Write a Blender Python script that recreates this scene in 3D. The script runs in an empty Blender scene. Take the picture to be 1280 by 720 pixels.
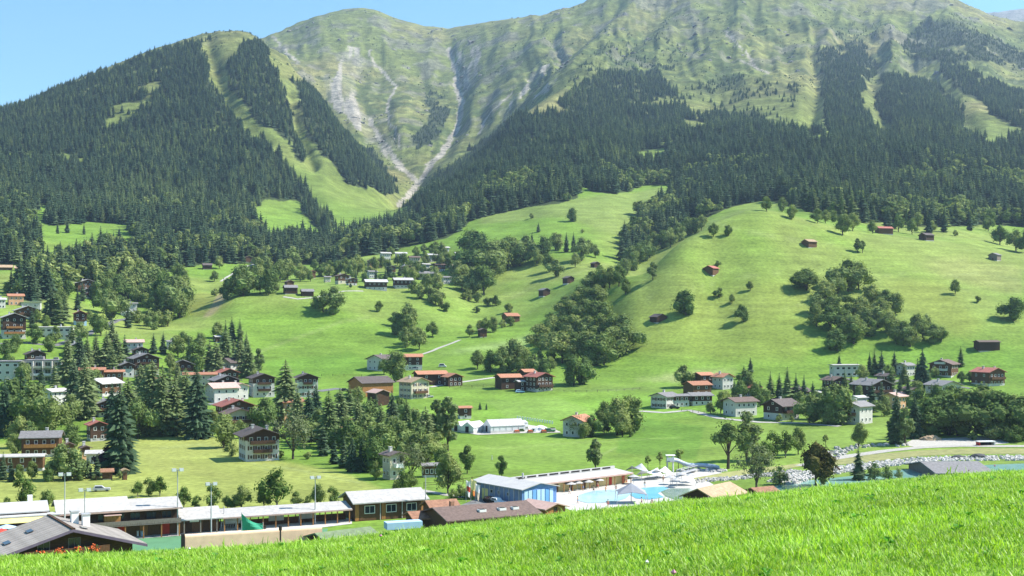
import bpy, bmesh, math, random
import numpy as np
from math import radians, sin, cos, pi
from mathutils import Vector, Matrix

random.seed(7); rng = np.random.default_rng(7)
S = bpy.context.scene
COL = S.collection
F = 1545.0            # focal length in photo pixels
HOR = 400.0           # photo row of the horizon

# ---------------------------------------------------------------- camera
cam = bpy.data.cameras.new('camera'); camo = bpy.data.objects.new('camera', cam); COL.objects.link(camo)
camo.location = (0, 0, 0); camo.rotation_euler = (radians(90), 0, 0)
cam.sensor_width = 36; cam.lens = 36*F/1280; cam.shift_y = (HOR-360)/1280
cam.clip_start = 0.1; cam.clip_end = 30000
S.camera = camo
S.view_settings.view_transform = 'Standard'; S.view_settings.look = 'None'
S.view_settings.exposure = 1.26; S.view_settings.gamma = 1.0
# ---------------------------------------------------------------- sky and sun
SUN_AZ, SUN_EL = radians(84), radians(46)      # clockwise from the view direction
world = bpy.data.worlds.new('World'); S.world = world; world.use_nodes = True
nt = world.node_tree; nt.nodes.clear()
sky = nt.nodes.new('ShaderNodeTexSky'); sky.sky_type = 'NISHITA'; sky.sun_disc = False
sky.sun_elevation = SUN_EL; sky.sun_rotation = SUN_AZ; sky.altitude = 1200; sky.air_density = 1.0; sky.dust_density = 0.15; sky.ozone_density = .8
bg = nt.nodes.new('ShaderNodeBackground'); bg.inputs[1].default_value = 0.102
wo = nt.nodes.new('ShaderNodeOutputWorld'); hs_ = nt.nodes.new('ShaderNodeHueSaturation'); hs_.inputs['Saturation'].default_value = 1.28; hs_.inputs['Hue'].default_value = .488; nt.links.new(sky.outputs[0], hs_.inputs['Color']); nt.links.new(hs_.outputs[0], bg.inputs[0]); nt.links.new(bg.outputs[0], wo.inputs[0])
sl = bpy.data.lights.new('sun', 'SUN'); sl.energy = 4.4; sl.angle = radians(0.53); sl.color = (1.0, 0.95, 0.86)
so = bpy.data.objects.new('sun', sl); COL.objects.link(so)
so.rotation_euler = Vector((-sin(SUN_AZ)*cos(SUN_EL), -cos(SUN_AZ)*cos(SUN_EL), -sin(SUN_EL))).to_track_quat('-Z', 'Y').to_euler()
so.location = (600, 0, 900)
S.cycles.max_bounces = 6; S.cycles.diffuse_bounces = 2; S.cycles.glossy_bounces = 2; S.cycles.transmission_bounces = 3
S.cycles.volume_bounces = 0; S.cycles.transparent_max_bounces = 8; S.cycles.use_adaptive_sampling = True

# ---------------------------------------------------------------- small numerics
def vnoise(x, y, seed=0):
    x = np.asarray(x, float); y = np.asarray(y, float)
    ix = np.floor(x).astype(np.int64); iy = np.floor(y).astype(np.int64)
    fx = x-ix; fy = y-iy; fx = fx*fx*fx*(fx*(fx*6-15)+10); fy = fy*fy*fy*(fy*(fy*6-15)+10)
    def h(a, b):
        v = (a*374761393 + b*668265263 + seed*1442695041) & 0xffffffff
        v = ((v ^ (v >> 13))*1274126177) & 0xffffffff
        v = ((v ^ (v >> 16))*2246822519) & 0xffffffff
        return ((v ^ (v >> 15)) & 0xffff)/65535.0
    a = h(ix, iy); b = h(ix+1, iy); c = h(ix, iy+1); d = h(ix+1, iy+1)
    return (a+(b-a)*fx)*(1-fy)+(c+(d-c)*fx)*fy
def fbm(x, y, o=4, seed=0):
    s = 0; a = .5; t = 0
    for i in range(o):
        s = s+a*vnoise(x*2**i+17*i, y*2**i-9*i, seed+i); t += a; a *= .5
    return s/t
def ridged(x, y, o=4, seed=0):
    s = 0; a = .5; t = 0
    for i in range(o):
        s = s+a*(1-np.abs(2*vnoise(x*2**i+7*i, y*2**i+3*i, seed+i)-1)); t += a; a *= .5
    return s/t
def sstep(a, b, v):
    t = np.clip((np.asarray(v, float)-a)/(b-a), 0, 1); return t*t*(3-2*t)
def pchip(x, y, q):
    x = np.asarray(x, float); y = np.asarray(y, float); h = np.diff(x); d = np.diff(y)/h
    m = np.zeros(len(x)); m[0] = d[0]; m[-1] = d[-1]
    for i in range(1, len(x)-1):
        if d[i-1]*d[i] > 0:
            w1 = 2*h[i]+h[i-1]; w2 = h[i]+2*h[i-1]; m[i] = (w1+w2)/(w1/d[i-1]+w2/d[i])
    k = np.clip(np.searchsorted(x, q)-1, 0, len(h)-1); t = (q-x[k])/h[k]
    t2 = t*t; t3 = t2*t
    return (2*t3-3*t2+1)*y[k]+(t3-2*t2+t)*h[k]*m[k]+(-2*t3+3*t2)*y[k+1]+(t3-t2)*h[k]*m[k+1]
def inpoly(px, py, poly):
    r = np.zeros(np.shape(px), bool); n = len(poly); j = n-1
    for i in range(n):
        xi, yi = poly[i]; xj, yj = poly[j]
        if yi != yj:
            r ^= ((yi > py) != (yj > py)) & (px < (xj-xi)*(py-yi)/(yj-yi)+xi)
        j = i
    return r
def distline(px, py, pts):
    d = np.full(np.shape(px), 1e9)
    for (ax, ay), (bx, by) in zip(pts[:-1], pts[1:]):
        vx, vy = bx-ax, by-ay; t = np.clip(((px-ax)*vx+(py-ay)*vy)/(vx*vx+vy*vy), 0, 1)
        d = np.minimum(d, np.hypot(px-ax-t*vx, py-ay-t*vy))
    return d

# ---------------------------------------------------------------- terrain: one sheet around the camera
# profile lines of the valley: at each station (photo column) the distance and the photo row of the ground there
XS = [-200, 0, 100, 200, 260, 300, 350, 400, 450, 500, 550, 600, 650, 700, 750, 800, 850, 900, 950, 1000, 1100, 1200, 1280, 1480]
def row(s):
    v = [tuple(map(float, p.split(','))) for p in s.split()]
    assert len(v) == len(XS)-2, (len(v), s)
    return [v[0]]+v+[v[-1]]
K = [
 row('400,562 400,562 400,562 400,562 400,562 400,562 400,562 400,562 400,562 400,562 400,562 400,562 400,562 400,562 400,560 400,559 400,557 400,556 400,555 400,553 400,551 400,550'),
 row('520,490 520,494 530,498 545,497 555,495 555,496 560,496 565,494 575,487 590,482 600,478 600,477 600,475 600,475 595,478 590,478 590,477 590,477 590,478 590,479 590,480 590,480'),
 row('640,418 640,430 660,430 680,436 690,439 695,440 695,441 700,440 705,440 710,438 725,430 710,435 700,430 690,428 680,415 680,405 690,396 690,386 690,386 685,398 680,400 675,404'),
 row('840,348 840,370 850,385 840,375 830,366 835,363 850,361 870,359 890,359 880,368 870,385 870,378 850,366 800,352 765,345 785,303 825,277 850,263 860,272 850,296 850,310 835,326'),
 row('950,336 950,346 950,350 920,366 910,362 920,358 945,356 970,350 990,347 990,350 1000,340 990,335 980,330 900,345 880,352 890,325 915,290 930,269 940,270 955,284 960,291 950,306'),
 row('1150,292 1150,303 1120,316 1120,320 1130,324 1150,326 1160,326 1190,312 1200,305 1210,292 1200,283 1230,268 1270,250 1280,248 1250,262 1220,265 1200,256 1190,250 1190,246 1190,252 1190,259 1190,268'),
 row('1500,240 1500,246 1500,250 1500,254 1480,262 1460,276 1470,284 1520,281 1560,271 1500,254 1480,238 1530,218 1550,204 1580,200 1620,203 1620,198 1610,190 1600,184 1600,180 1600,186 1600,190 1600,196'),
 row('2300,147 2500,107 2600,70 2700,54 2720,50 2620,84 2400,132 2150,189 1950,248 1800,240 1900,201 2050,161 2250,129 2400,108 2550,95 2600,95 2550,106 2520,100 2500,100 2500,101 2500,97 2500,112'),
 row('2700,200 2900,170 3000,130 3050,112 3000,112 2900,118 2700,166 2600,196 2300,231 2300,216 2400,194 2400,160 2520,113 2650,86 2800,75 2900,68 2900,66 2900,65 2900,64 2900,65 2900,64 2900,84'),
 row('3300,200 3400,160 3500,120 3500,94 3480,84 3400,86 3250,100 3250,112 3200,130 3200,129 3100,119 3000,103 3020,80 3150,53 3300,28 3400,16 3400,11 3400,9 3400,12 3400,27 3320,34 3300,52'),
 row('4200,180 4200,140 4200,100 4200,75 4200,62 4150,45 4200,23 4280,13 4250,27 4200,40 4100,33 4000,26 3900,18 3900,-3 3900,-35 3950,-58 4000,-62 4000,-60 4000,-53 3900,-32 3700,5 3680,31'),
 row('5200,230 5200,190 5200,150 5200,125 5200,112 5100,95 5200,73 5200,63 5200,77 5100,90 5000,85 5000,78 4900,72 4900,60 4900,30 4900,10 4900,0 4900,0 4900,10 4800,30 4600,70 4600,95'),
 row('7000,260 7000,220 7000,200 7000,180 7000,170 7000,160 7000,150 7000,140 7000,140 7000,140 7000,140 7000,140 7000,130 7000,120 7000,110 7000,100 7000,90 7000,90 7000,80 7000,50 7000,34 7000,27'),
]
HU = [-.9, -.414, -.22, 0, .207, .414, .9]; HA = [-.045, -.035, -.027, -.004, .0168, .0352, .05]
def hill(x, y):
    a = pchip(HU, HA, np.clip(x/np.maximum(y, .05), -.89, .89))
    return np.where(y > 0, -1.6+(a+.018)*y-0.00494*y*y, -1.6-0.10*y)
pcol = np.concatenate([np.arange(-150, 1430.1, 2.2)])
th_in = np.arctan((pcol-640)/F)
th_r = th_in[-1]+(pi-th_in[-1])*np.linspace(0, 1, 60)[1:]**1.4
th_l = th_in[0]-(pi+th_in[0])*np.linspace(0, 1, 60)[1:-1]**1.4
TH = np.concatenate([th_l[::-1], th_in, th_r]); NC = len(TH)
DR = np.concatenate([np.geomspace(.6, 60, 90), np.geomspace(60, 240, 50)[1:], np.geomspace(240, 1000, 190)[1:], np.geomspace(1000, 4600, 430)[1:], np.geomspace(4600, 7400, 20)[1:]])
NR = len(DR)
CP = np.clip(HOR*0+640+F*np.tan(np.clip(TH, -1.0, 1.0)), -200, 1480)
CC = np.cos(np.clip(np.abs(TH), 0, radians(50)))
ZG = np.zeros((NC, NR))
kD = [pchip(XS, [v[0] for v in k], CP) for k in K]
kP = [pchip(XS, [v[1] for v in k], CP) for k in K]
DRc = np.minimum(DR, 60.0)
for i in range(NC):
    r = DR/CC[i]; x = r*sin(TH[i]); y = r*cos(TH[i])
    h60 = float(hill(60/CC[i]*sin(TH[i]), 60/CC[i]*cos(TH[i]))) if abs(TH[i]) < 1.2 else -18.
    ds = [60, 100, 150, 200, 240]; zs = [h60, -29.5, -36, -40.5, -42.4]
    for a in range(len(K)):
        ds.append(kD[a][i]); zs.append((HOR-kP[a][i])/F*kD[a][i])
    ds.append(10000); zs.append(zs[-1]*.8)
    z = pchip(ds, zs, np.clip(DR, 60, 9999))
    nearz = hill(x, y)
    z = np.where(DR < 60, nearz, z)
    w = sstep(0.75, 1.7, abs(TH[i]))
    zb = -1.6+np.minimum(DR*.10, 30)+.26*np.maximum(DR-200, 0)-.00002*np.maximum(DR-200, 0)**2
    z = z*(1-w)+zb*w
    ZG[i] = z
RG = DR[None, :]/CC[:, None]
XG = RG*np.sin(TH)[:, None]; YG = RG*np.cos(TH)[:, None]
DG = np.repeat(DR[None, :], NC, 0)
# relief: gullies and ribs on the mountains, gentle waves in the meadows
PX0 = 640+F*np.tan(np.clip(TH, -1.3, 1.3))[:, None]+0*DG; PY0 = HOR-F*ZG/DG
far = sstep(1900, 2900, DG)*(1-sstep(4300, 6000, DG)*.3)
warp = 60*fbm(XG/420, YG/420, 3, 5)
rib = ridged((PX0+warp)/62, DG/1500+3, 4, 11)-.55
rib2 = ridged(XG/330+5, YG/330, 5, 21)-.55
small = (ridged(XG/105+3, YG/105, 4, 27)-.5)*20+(ridged((PX0+warp*.6)/17, DG/700, 3, 29)-.5)*15
topfade = sstep(-25, 50, PY0-np.interp(PX0, CP, kP[10]))
bowl = 1-.55*sstep(360, 420, PX0)*(1-sstep(600, 690, PX0))
ZG += far*(rib*44+rib2*42)*bowl*(.30+.70*topfade)*(1-.2*sstep(700, 850, PX0))+far*small*(.45+.55*topfade)*bowl
mid = sstep(1150, 1700, DG)*(1-sstep(2300, 2900, DG))
ZG += mid*((fbm(XG/160, YG/160, 4, 31)-.5)*22)
ZG += sstep(560, 760, DG)*(1-sstep(1500, 1900, DG))*((fbm(XG/75, YG/75, 3, 41)-.5)*5.0+(fbm(XG/17, YG/17, 3, 45)-.5)*1.3)
ZG += sstep(6000, 6800, DG)*(ridged(XG/500, YG/500, 4, 77)-.5)*90
PXG = PX0; PYG = HOR-F*ZG/DG
def gully(pts, wpx, drop, dmin=1700):
    global ZG
    d = distline(PXG, PYG0, pts); ZG = ZG-np.where(DG > dmin, drop*np.exp(-(d/wpx)**2), 0)
PYG0 = PYG.copy()
STREAM = [(560, 62), (571, 94), (577, 128), (572, 158), (556, 186), (536, 208), (522, 230), (512, 243), (498, 257)]
gully(STREAM, 9, 12); gully([(436, 60), (450, 110), (474, 175), (523, 231)], 12, 7)
gully([(505, 118), (500, 150), (505, 175)], 26, -14); gully([(485, 128), (484, 160), (498, 185)], 6, 6)
gully([(262, 60), (285, 125), (330, 175)], 9, 12); gully([(362, 115), (372, 160), (392, 205)], 7, 12)
gully([(1100, 60), (1092, 100), (1110, 160)], 10, 16); gully([(1015, 50), (1022, 110), (1010, 160)], 9, 14); gully([(1140, 80), (1180, 110), (1215, 160)], 12, 14)
gully([(760, 62), (700, 130), (640, 170)], 12, -18)
for pts, w, d in (([(800, 2), (762, 40), (715, 85), (668, 128)], 9, -26), ([(775, 8), (735, 50), (690, 90), (655, 120)], 6, 18), ([(868, 4), (835, 40), (800, 76), (770, 92)], 10, -24), ([(845, 4), (808, 40), (770, 78)], 6, 16), ([(930, 6), (915, 45), (880, 90)], 11, -24), ([(985, 8), (975, 50), (990, 92)], 9, 16), ([(1060, 10), (1040, 45), (1020, 62)], 9, -20), ([(1130, 8), (1110, 35), (1090, 60)], 8, -18), ([(470, 22), (480, 60), (500, 100)], 10, -16), ([(545, 42), (535, 75), (540, 110)], 9, -16), ([(640, 34), (620, 70), (600, 110), (590, 150)], 9, -20), ([(700, 24), (668, 62), (640, 100), (615, 140)], 8, -18), ([(395, 26), (405, 60), (425, 100)], 8, -12)): gully(pts, w, d*.45, 2400)
PYG = HOR-F*ZG/DG
TCOL = np.argsort(pcol)
I0 = int(np.searchsorted(TH, th_in[0])); I1 = I0+len(pcol)-1

def terr(x, y):
    """ground height at world x, y"""
    t = np.arctan2(x, y); c = np.cos(np.clip(np.abs(t), 0, radians(50))); d = np.hypot(x, y)*c
    i = np.clip(np.searchsorted(TH, t)-1, 0, NC-2); fi = np.clip((t-TH[i])/(TH[i+1]-TH[i]), 0, 1)
    j = np.clip(np.searchsorted(DR, d)-1, 0, NR-2); fj = np.clip((d-DR[j])/(DR[j+1]-DR[j]), 0, 1)
    return (ZG[i, j]*(1-fi)+ZG[i+1, j]*fi)*(1-fj)+(ZG[i, j+1]*(1-fi)+ZG[i+1, j+1]*fi)*fj
def ground_at(px, py, dmin=100, dmax=5000):
    """first point of the ground seen through a photo pixel"""
    t = math.atan((px-640)/F); i = int(np.clip(np.searchsorted(TH, t)-1, 0, NC-2)); f = (t-TH[i])/(TH[i+1]-TH[i])
    col = PYG[i]*(1-f)+PYG[i+1]*f
    j0 = int(np.searchsorted(DR, dmin))
    for j in range(j0, NR-1):
        if col[j+1] <= py or DR[j+1] > dmax:
            a, b = col[j], col[j+1]; k = 0 if a <= py or a == b else (a-py)/(a-b); k = min(max(k, 0), 1)
            D = DR[j]+(DR[j+1]-DR[j])*k
            return Vector(((px-640)/F*D, D, (HOR-(a+(b-a)*k))/F*D))
    D = dmax; return Vector(((px-640)/F*D, D, float(terr((px-640)/F*D, D))))
def at(px, D, py=None):
    x = (px-640)/F*D
    return Vector((x, D, float(terr(x, D)) if py is None else (HOR-py)/F*D))

# ---------------------------------------------------------------- ground cover: where what grows (map of the place, stored on the sheet)
NW = (fbm(XG/45, YG/45, 3, 51)-.5); NW2 = (fbm(XG/45+50, YG/45, 3, 52)-.5)
qx = PXG+NW*9*sstep(600, 2000, DG)+NW*4; qy = PYG+NW2*7*sstep(600, 2000, DG)+NW2*2
P = lambda s: [tuple(map(float, p.split(','))) for p in s.split()]
FOREST = [   # (polygon, min distance, max distance, trees per 1000 m2, label key)
 (P('-80,150 0,141 60,116 130,91 200,64 250,52 268,46 277,72 284,110 292,135 308,155 322,170 334,186 355,202 372,226 388,248 402,268 420,285 405,292 390,282 376,262 372,250 330,250 318,262 318,285 330,300 300,310 255,322 215,335 190,335 165,322 168,300 160,280 110,278 62,282 45,275 20,290 0,300 -80,310'), 1000, 2750, 17, 'left'),
 (P('-80,300 0,292 30,288 45,292 52,312 45,325 20,330 -80,335'), 900, 1500, 16, 'left'),
 (P('276,90 293,71 307,50 326,55 347,90 363,127 378,165 389,198 378,203 363,184 340,165 326,156 302,127 283,113'), 1500, 2800, 17, 'left'),
 (P('366,100 381,108 398,116 419,137 443,165 466,189 485,222 497,238 480,245 452,233 433,229 414,205 400,191 384,167 376,137'), 1500, 2700, 17, 'left'),
 (P('200,322 255,310 300,300 340,300 380,300 410,300 450,290 480,284 498,275 518,257 547,222 584,194 622,165 646,146 679,142 700,125 730,104 750,92 783,87 819,90 845,112 870,150 890,140 925,150 957,150 970,165 1030,165 1094,165 1200,166 1350,160 1350,285 1280,284 1235,280 1200,284 1165,284 1100,278 1062,280 1020,268 985,258 960,250 930,254 905,262 880,276 858,285 836,300 815,310 800,320 787,335 778,330 776,318 778,303 800,266 833,250 847,231 805,229 790,238 770,243 741,240 727,225 723,248 700,254 650,262 620,268 590,275 560,298 500,312 450,322 408,333 380,332 350,338 310,330 260,330 225,335'), 900, 2700, 17, 'right'),
 (P('1021,64 1048,55 1076,50 1094,60 1097,92 1080,105 1076,133 1094,165 1030,160 1028,101'), 1500, 3300, 18, 'right'),
 (P('1103,92 1149,96 1186,119 1204,142 1200,167 1122,165 1090,138 1099,115'), 1500, 3300, 18, 'right'),
 (P('1126,60 1140,37 1163,23 1195,32 1232,41 1273,64 1330,90 1232,76 1195,78 1158,76 1131,73'), 1500, 3500, 15, 'right'),
 (P('1172,78 1204,87 1250,105 1300,130 1300,165 1250,151 1218,124 1177,96'), 1500, 3300, 17, 'right'),
 (P('528,118 541,112 556,122 562,140 550,165 540,182 520,188 517,170 534,152'), 2000, 3800, 12, 'high'),
 (P('851,119 870,100 920,95 985,105 1020,110 1028,150 970,165 925,150 890,140 870,150'), 1500, 3000, 5, 'high'),
 (P('783,87 800,60 830,30 850,62 845,90 819,90'), 1500, 3300, 5, 'high'),
 (P('700,125 715,95 745,60 790,40 800,60 783,87 750,92'), 1500, 3400, 3.2, 'high'),
 (P('1150,60 1180,10 1240,40 1290,70 1290,100 1230,90'), 1500, 3600, 4, 'high'),
 (P('1030,60 1050,30 1085,25 1120,40 1130,60'), 1500, 3600, 3, 'high'),
 (P('20,372 45,345 80,330 115,322 150,305 215,330 232,345 200,340 160,345 120,356 90,352 70,372 40,380'), 700, 1200, 14, 'strip'),
]
OPEN = [P('70,296 84,285 110,278 155,285 165,290 160,302 120,310 90,322 50,330 30,335 48,322 62,312'), P('18,297 32,292 38,305 20,312'), P('38,266 56,258 58,275 42,280'),
        P('252,54 270,46 279,75 288,112 302,138 334,174 318,176 286,144 266,112'), P('354,108 370,108 380,150 394,190 404,210 384,206 368,165'),
        P('790,190 832,185 825,202 795,204'), P('848,150 870,152 890,158 870,166 850,164'), P('1098,198 1110,190 1116,200 1104,206'), P('505,272 536,262 538,272 512,282'), P('1076,58 1099,90 1083,108 1079,135 1098,172 1124,170 1093,138 1101,112 1104,92 1149,94 1124,60 1100,52'), P('1149,98 1172,80 1184,102 1222,132 1258,156 1300,170 1240,176 1207,168 1208,142 1190,117'), P('1158,77 1195,80 1235,79 1300,96 1300,112 1250,102 1204,86 1172,79'), P('1000,100 1026,96 1026,150 1040,166 990,165'), P('1005,170 1045,168 1040,178 1010,180'), P('1225,176 1260,172 1262,180 1230,184')]
fm = np.zeros_like(DG); fl = np.zeros(DG.shape, int)
for k, (poly, d0, d1, dens, key) in enumerate(FOREST):
    m = inpoly(qx, qy, poly) & (DG > d0) & (DG < d1)
    fm = np.where(m, np.maximum(fm, dens), fm); fl = np.where(m, k+1, fl)
for o in OPEN:
    m = inpoly(qx, qy, o) & (DG > 1000); fm[m] = 0
gap = fbm(XG/55, YG/55, 3, 61)
fm = fm*np.where((gap < .33) & (DG > 1700), .15, 1)
fm = fm*np.where((fm < 7) & (gap < .5), .2, 1)
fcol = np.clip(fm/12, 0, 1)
C = lambda *v: np.array(v)
n1 = fbm(XG/120, YG/120, 4, 71)[..., None]; n2 = fbm(XG/28, YG/28, 3, 72)[..., None]; n3 = fbm(XG/300, YG/300, 3, 73)[..., None]
mead = C(.148, .246, .037)*(.85+.3*n2)
yel = C(.225, .270, .070)*(.85+.3*n2)
mix = lambda a, b, t: a*(1-t)+b*t
hillm = (sstep(620, 720, DG)*(1-sstep(1000, 1300, DG)))[..., None]
yw = np.clip((n1-.44)*4.5, 0, 1)*hillm*.75+np.clip((n1-.5)*4, 0, 1)*(1-hillm)*.3
base = mix(mead, yel, np.clip(yw, 0, 1))
# dry patch tints named by where they lie
def patch(poly, colr, amt, soft=1, d0=100, d1=6000):
    global base
    m = (inpoly(qx, qy, poly) & (DG > d0) & (DG < d1)).astype(float)
    for _ in range(soft):
        m[1:-1, 1:-1] = (m[1:-1, 1:-1]*2+m[:-2, 1:-1]+m[2:, 1:-1]+m[1:-1, :-2]+m[1:-1, 2:])/6
    base = mix(base, np.array(colr), (m*amt)[..., None])
patch(P('-100,640 -100,560 160,545 290,545 330,572 430,590 480,612 460,640'), (.29, .31, .085), .8, 5)
patch(P('160,560 270,548 290,560 230,575 300,600 200,590'), (.25, .27, .075), .5, 5)
patch(P('233,366 275,366 292,375 268,392 232,396'), (.23, .25, .06), .8, 3)
patch(P('275,366 288,368 262,396 254,396'), (.33, .27, .15), .8, 1)
patch(P('750,380 830,370 1000,345 1010,380 1030,420 1000,450 860,450 790,440 770,410'), (.22, .265, .055), .55, 6)
patch(P('1140,328 1200,320 1280,335 1280,370 1200,355'), (.25, .26, .09), .55, 6)
patch(P('1100,352 1180,352 1230,410 1200,422 1150,400'), (.21, .25, .05), .6, 5)
patch(P('790,475 860,466 930,462 900,470 870,478'), (.33, .36, .15), .7, 3)
patch(P('545,442 640,425 660,418 690,425 650,434 580,440'), (.27, .36, .13), .6, 3)
patch(P('560,470 700,478 1040,488 1040,492 700,488 560,486'), (.15, .22, .05), .5, 2)
patch(P('600,500 1020,490 1020,520 600,530'), (.16, .29, .04), .6, 5)
patch(P('606,500 700,497 752,518 640,527'), (.20, .30, .07), .5, 1)
patch(P('780,520 880,534 870,575 770,566'), (.105, .215, .03), .6, 1)
patch(P('610,548 740,546 735,575 600,585'), (.19, .29, .06), .35, 1)
patch(P('920,540 1050,536 1100,548 1040,560 930,562'), (.19, .29, .055), .45, 1)
patch(P('330,452 440,440 480,462 400,472 340,470'), (.11, .23, .03), .5, 2)
patch(P('1060,440 1200,425 1290,440 1290,475 1200,470'), (.13, .25, .035), .6, 2)
patch(P('600,262 830,235 845,250 790,300 700,270 600,280'), (.20, .25, .07), .7, 6)
for pts, w, a in (([(300, 452), (335, 436), (380, 420), (430, 402), (460, 398)], 1.6, .35), ([(880, 276), (930, 288), (985, 300), (1040, 306)], 1.3, .3), ([(800, 372), (860, 362), (930, 346), (1000, 340)], 1.2, .25), ([(980, 385), (1040, 372), (1090, 345), (1150, 338)], 1.2, .25), ([(1180, 345), (1230, 340), (1290, 352)], 1.3, .3), ([(640, 372), (680, 350), (720, 342), (760, 330)], 1.2, .3), ([(330, 580), (380, 588), (450, 604)], 1.6, .4), ([(200, 560), (250, 556), (300, 570), (340, 590)], 1.4, .35), ([(735, 575), (760, 565), (770, 560)], 1.0, .4), ([(600, 560), (680, 556), (760, 552), (850, 548)], 1.0, .2)):
    d = distline(PXG+NW*5, PYG+NW2*4, pts); base = mix(base, C(.29, .34, .13), (np.exp(-(d/w)**2)*a*(DG > 100)*(DG < 1400))[..., None])
# high country
al = sstep(1350, 2100, DG)[..., None]
alp = mix(C(.155, .182, .052), C(.218, .208, .080), np.clip((n3-.42)*3+(n1-.5), 0, 1))*(.75+.5*n2)
base = mix(base, alp, al)
gz_r = np.gradient(ZG, axis=1)/np.gradient(DG, axis=1); gz_c = np.zeros_like(ZG); gz_c[I0:I1+1] = np.gradient(ZG[I0:I1+1], axis=0)/np.maximum(np.gradient(XG[I0:I1+1], axis=0), .05)
slope = np.hypot(gz_r, gz_c)
rk = sstep(.60, .67, fbm(XG/60, YG/60, 5, 81)+.16*(slope-.6)+.10*(ridged(XG/150, YG/150, 3, 82)-.5))*sstep(2300, 2900, DG)
rock = mix(C(.135, .13, .11), C(.20, .19, .165), n2)
base = mix(base, rock, (rk*.6)[..., None])
shrub = sstep(.53, .60, fbm(XG/38+9, YG/38, 4, 83))*sstep(2150, 2600, DG)*(1-sstep(3100, 3700, DG))*(1-rk)
base = mix(base, C(.055, .085, .028), (shrub*.75)[..., None])
SCREE = [P('436,57 448,62 457,80 443,99 446,123 462,151 482,184 523,227 521,232 476,191 452,167 426,140 412,112 424,80'), P('404,95 412,93 416,120 432,138 424,142 408,122'),
         P('570,64 578,64 580,92 575,95'), P('592,58 600,58 596,92 583,110 578,102'), P('566,92 582,90 577,130 572,130'),
         P('676,84 690,80 672,100 654,120 632,148 624,140 640,128 658,106'), P('690,98 700,95 685,115 662,128')]
sc = np.zeros_like(DG)
for p in SCREE: sc = np.maximum(sc, (inpoly(PXG+NW*10, PYG+NW2*10, p) & (DG > 1700))*(.25+.75*sstep(.38, .52, fbm((PXG+warp*.3)/7, DG/420, 3, 92))))
for pts, w in ((STREAM, 3.2), ([(462, 150), (482, 184), (505, 212), (523, 232)], 2.6), ([(462, 62), (466, 78), (495, 108), (484, 130), (484, 150), (497, 168), (500, 184)], 1.5), ([(640, 115), (612, 140), (600, 165)], 1.2), ([(340, 45), (356, 62), (372, 80)], 1.8), ([(905, 40), (930, 60), (945, 85)], 1.5), ([(925, 75), (960, 92)], 1.2)):
    sc = np.maximum(sc, (distline(PXG+NW*7, PYG+NW2*7, pts) < w*(.7+.7*fbm(XG/30, YG/30, 2, 91)))*(DG > 1700))
base = mix(base, C(.34, .31, .265)*(.8+.4*n2), sc[..., None]*.9)
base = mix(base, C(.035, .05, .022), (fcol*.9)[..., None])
base = mix(base, C(.19, .19, .18)*(.5+1.0*n2), sstep(5800, 6300, DG)[..., None])
rockness = np.clip(rk+sc*.6+sstep(5800, 6300, DG), 0, 1)*(1-fcol)
alpness = np.clip(al[..., 0], 0, 1)

# ---------------------------------------------------------------- materials
MATS = {}
def newmat(name):
    m = bpy.data.materials.new(name); m.use_nodes = True; m.node_tree.nodes.clear(); MATS[name] = m; return m
def N(m, t, **kw):
    n = m.node_tree.nodes.new(t)
    for k, v in kw.items():
        if k.startswith('i_'):
            key = k[2:]; n.inputs[int(key) if key.isdigit() else key.replace('_', ' ')].default_value = v
        else: setattr(n, k, v)
    return n
def lk(m, a, b): m.node_tree.links.new(a, b)
def ramp(m, fac, stops):
    r = N(m, 'ShaderNodeValToRGB'); e = r.color_ramp.elements
    while len(e) < len(stops): e.new(.5)
    for q, (p, c) in zip(e, stops): q.position = p; q.color = (*c, 1) if len(c) == 3 else c
    lk(m, fac, r.inputs[0]); return r.outputs[0]
def mixc(m, a, b, f, mode='MIX'):
    n = N(m, 'ShaderNodeMix', data_type='RGBA', blend_type=mode)
    for s, v in ((n.inputs[6], a), (n.inputs[7], b)):
        if hasattr(v, 'is_linked') or hasattr(v, 'links'): lk(m, v, s)
        else: s.default_value = (*v, 1)
    if isinstance(f, (int, float)): n.inputs[0].default_value = f
    else: lk(m, f, n.inputs[0])
    return n.outputs[2]
def noise(m, scale, detail=4, vec=None, rough=.55):
    n = N(m, 'ShaderNodeTexNoise'); n.inputs['Scale'].default_value = scale; n.inputs['Detail'].default_value = detail; n.inputs['Roughness'].default_value = rough
    if vec is not None: lk(m, vec, n.inputs['Vector'])
    return n.outputs[0]
def mapr(m, v, a, b, c, d):
    n = N(m, 'ShaderNodeMapRange'); lk(m, v, n.inputs[0]); n.inputs[1].default_value = a; n.inputs[2].default_value = b; n.inputs[3].default_value = c; n.inputs[4].default_value = d; return n.outputs[0]
def princ(m, color, rough=.85, bump=None, bstr=.3, bdist=.05, spec=.3):
    p = N(m, 'ShaderNodeBsdfPrincipled'); p.inputs['Specular IOR Level'].default_value = spec
    if isinstance(color, (tuple, list)): p.inputs['Base Color'].default_value = (*color, 1)
    else: lk(m, color, p.inputs['Base Color'])
    if isinstance(rough, (int, float)): p.inputs['Roughness'].default_value = rough
    else: lk(m, rough, p.inputs['Roughness'])
    if bump is not None:
        b = N(m, 'ShaderNodeBump'); b.inputs['Strength'].default_value = bstr; b.inputs['Distance'].default_value = bdist; lk(m, bump, b.inputs['Height']); lk(m, b.outputs[0], p.inputs['Normal'])
    o = N(m, 'ShaderNodeOutputMaterial'); lk(m, p.outputs[0], o.inputs[0]); return p
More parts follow.
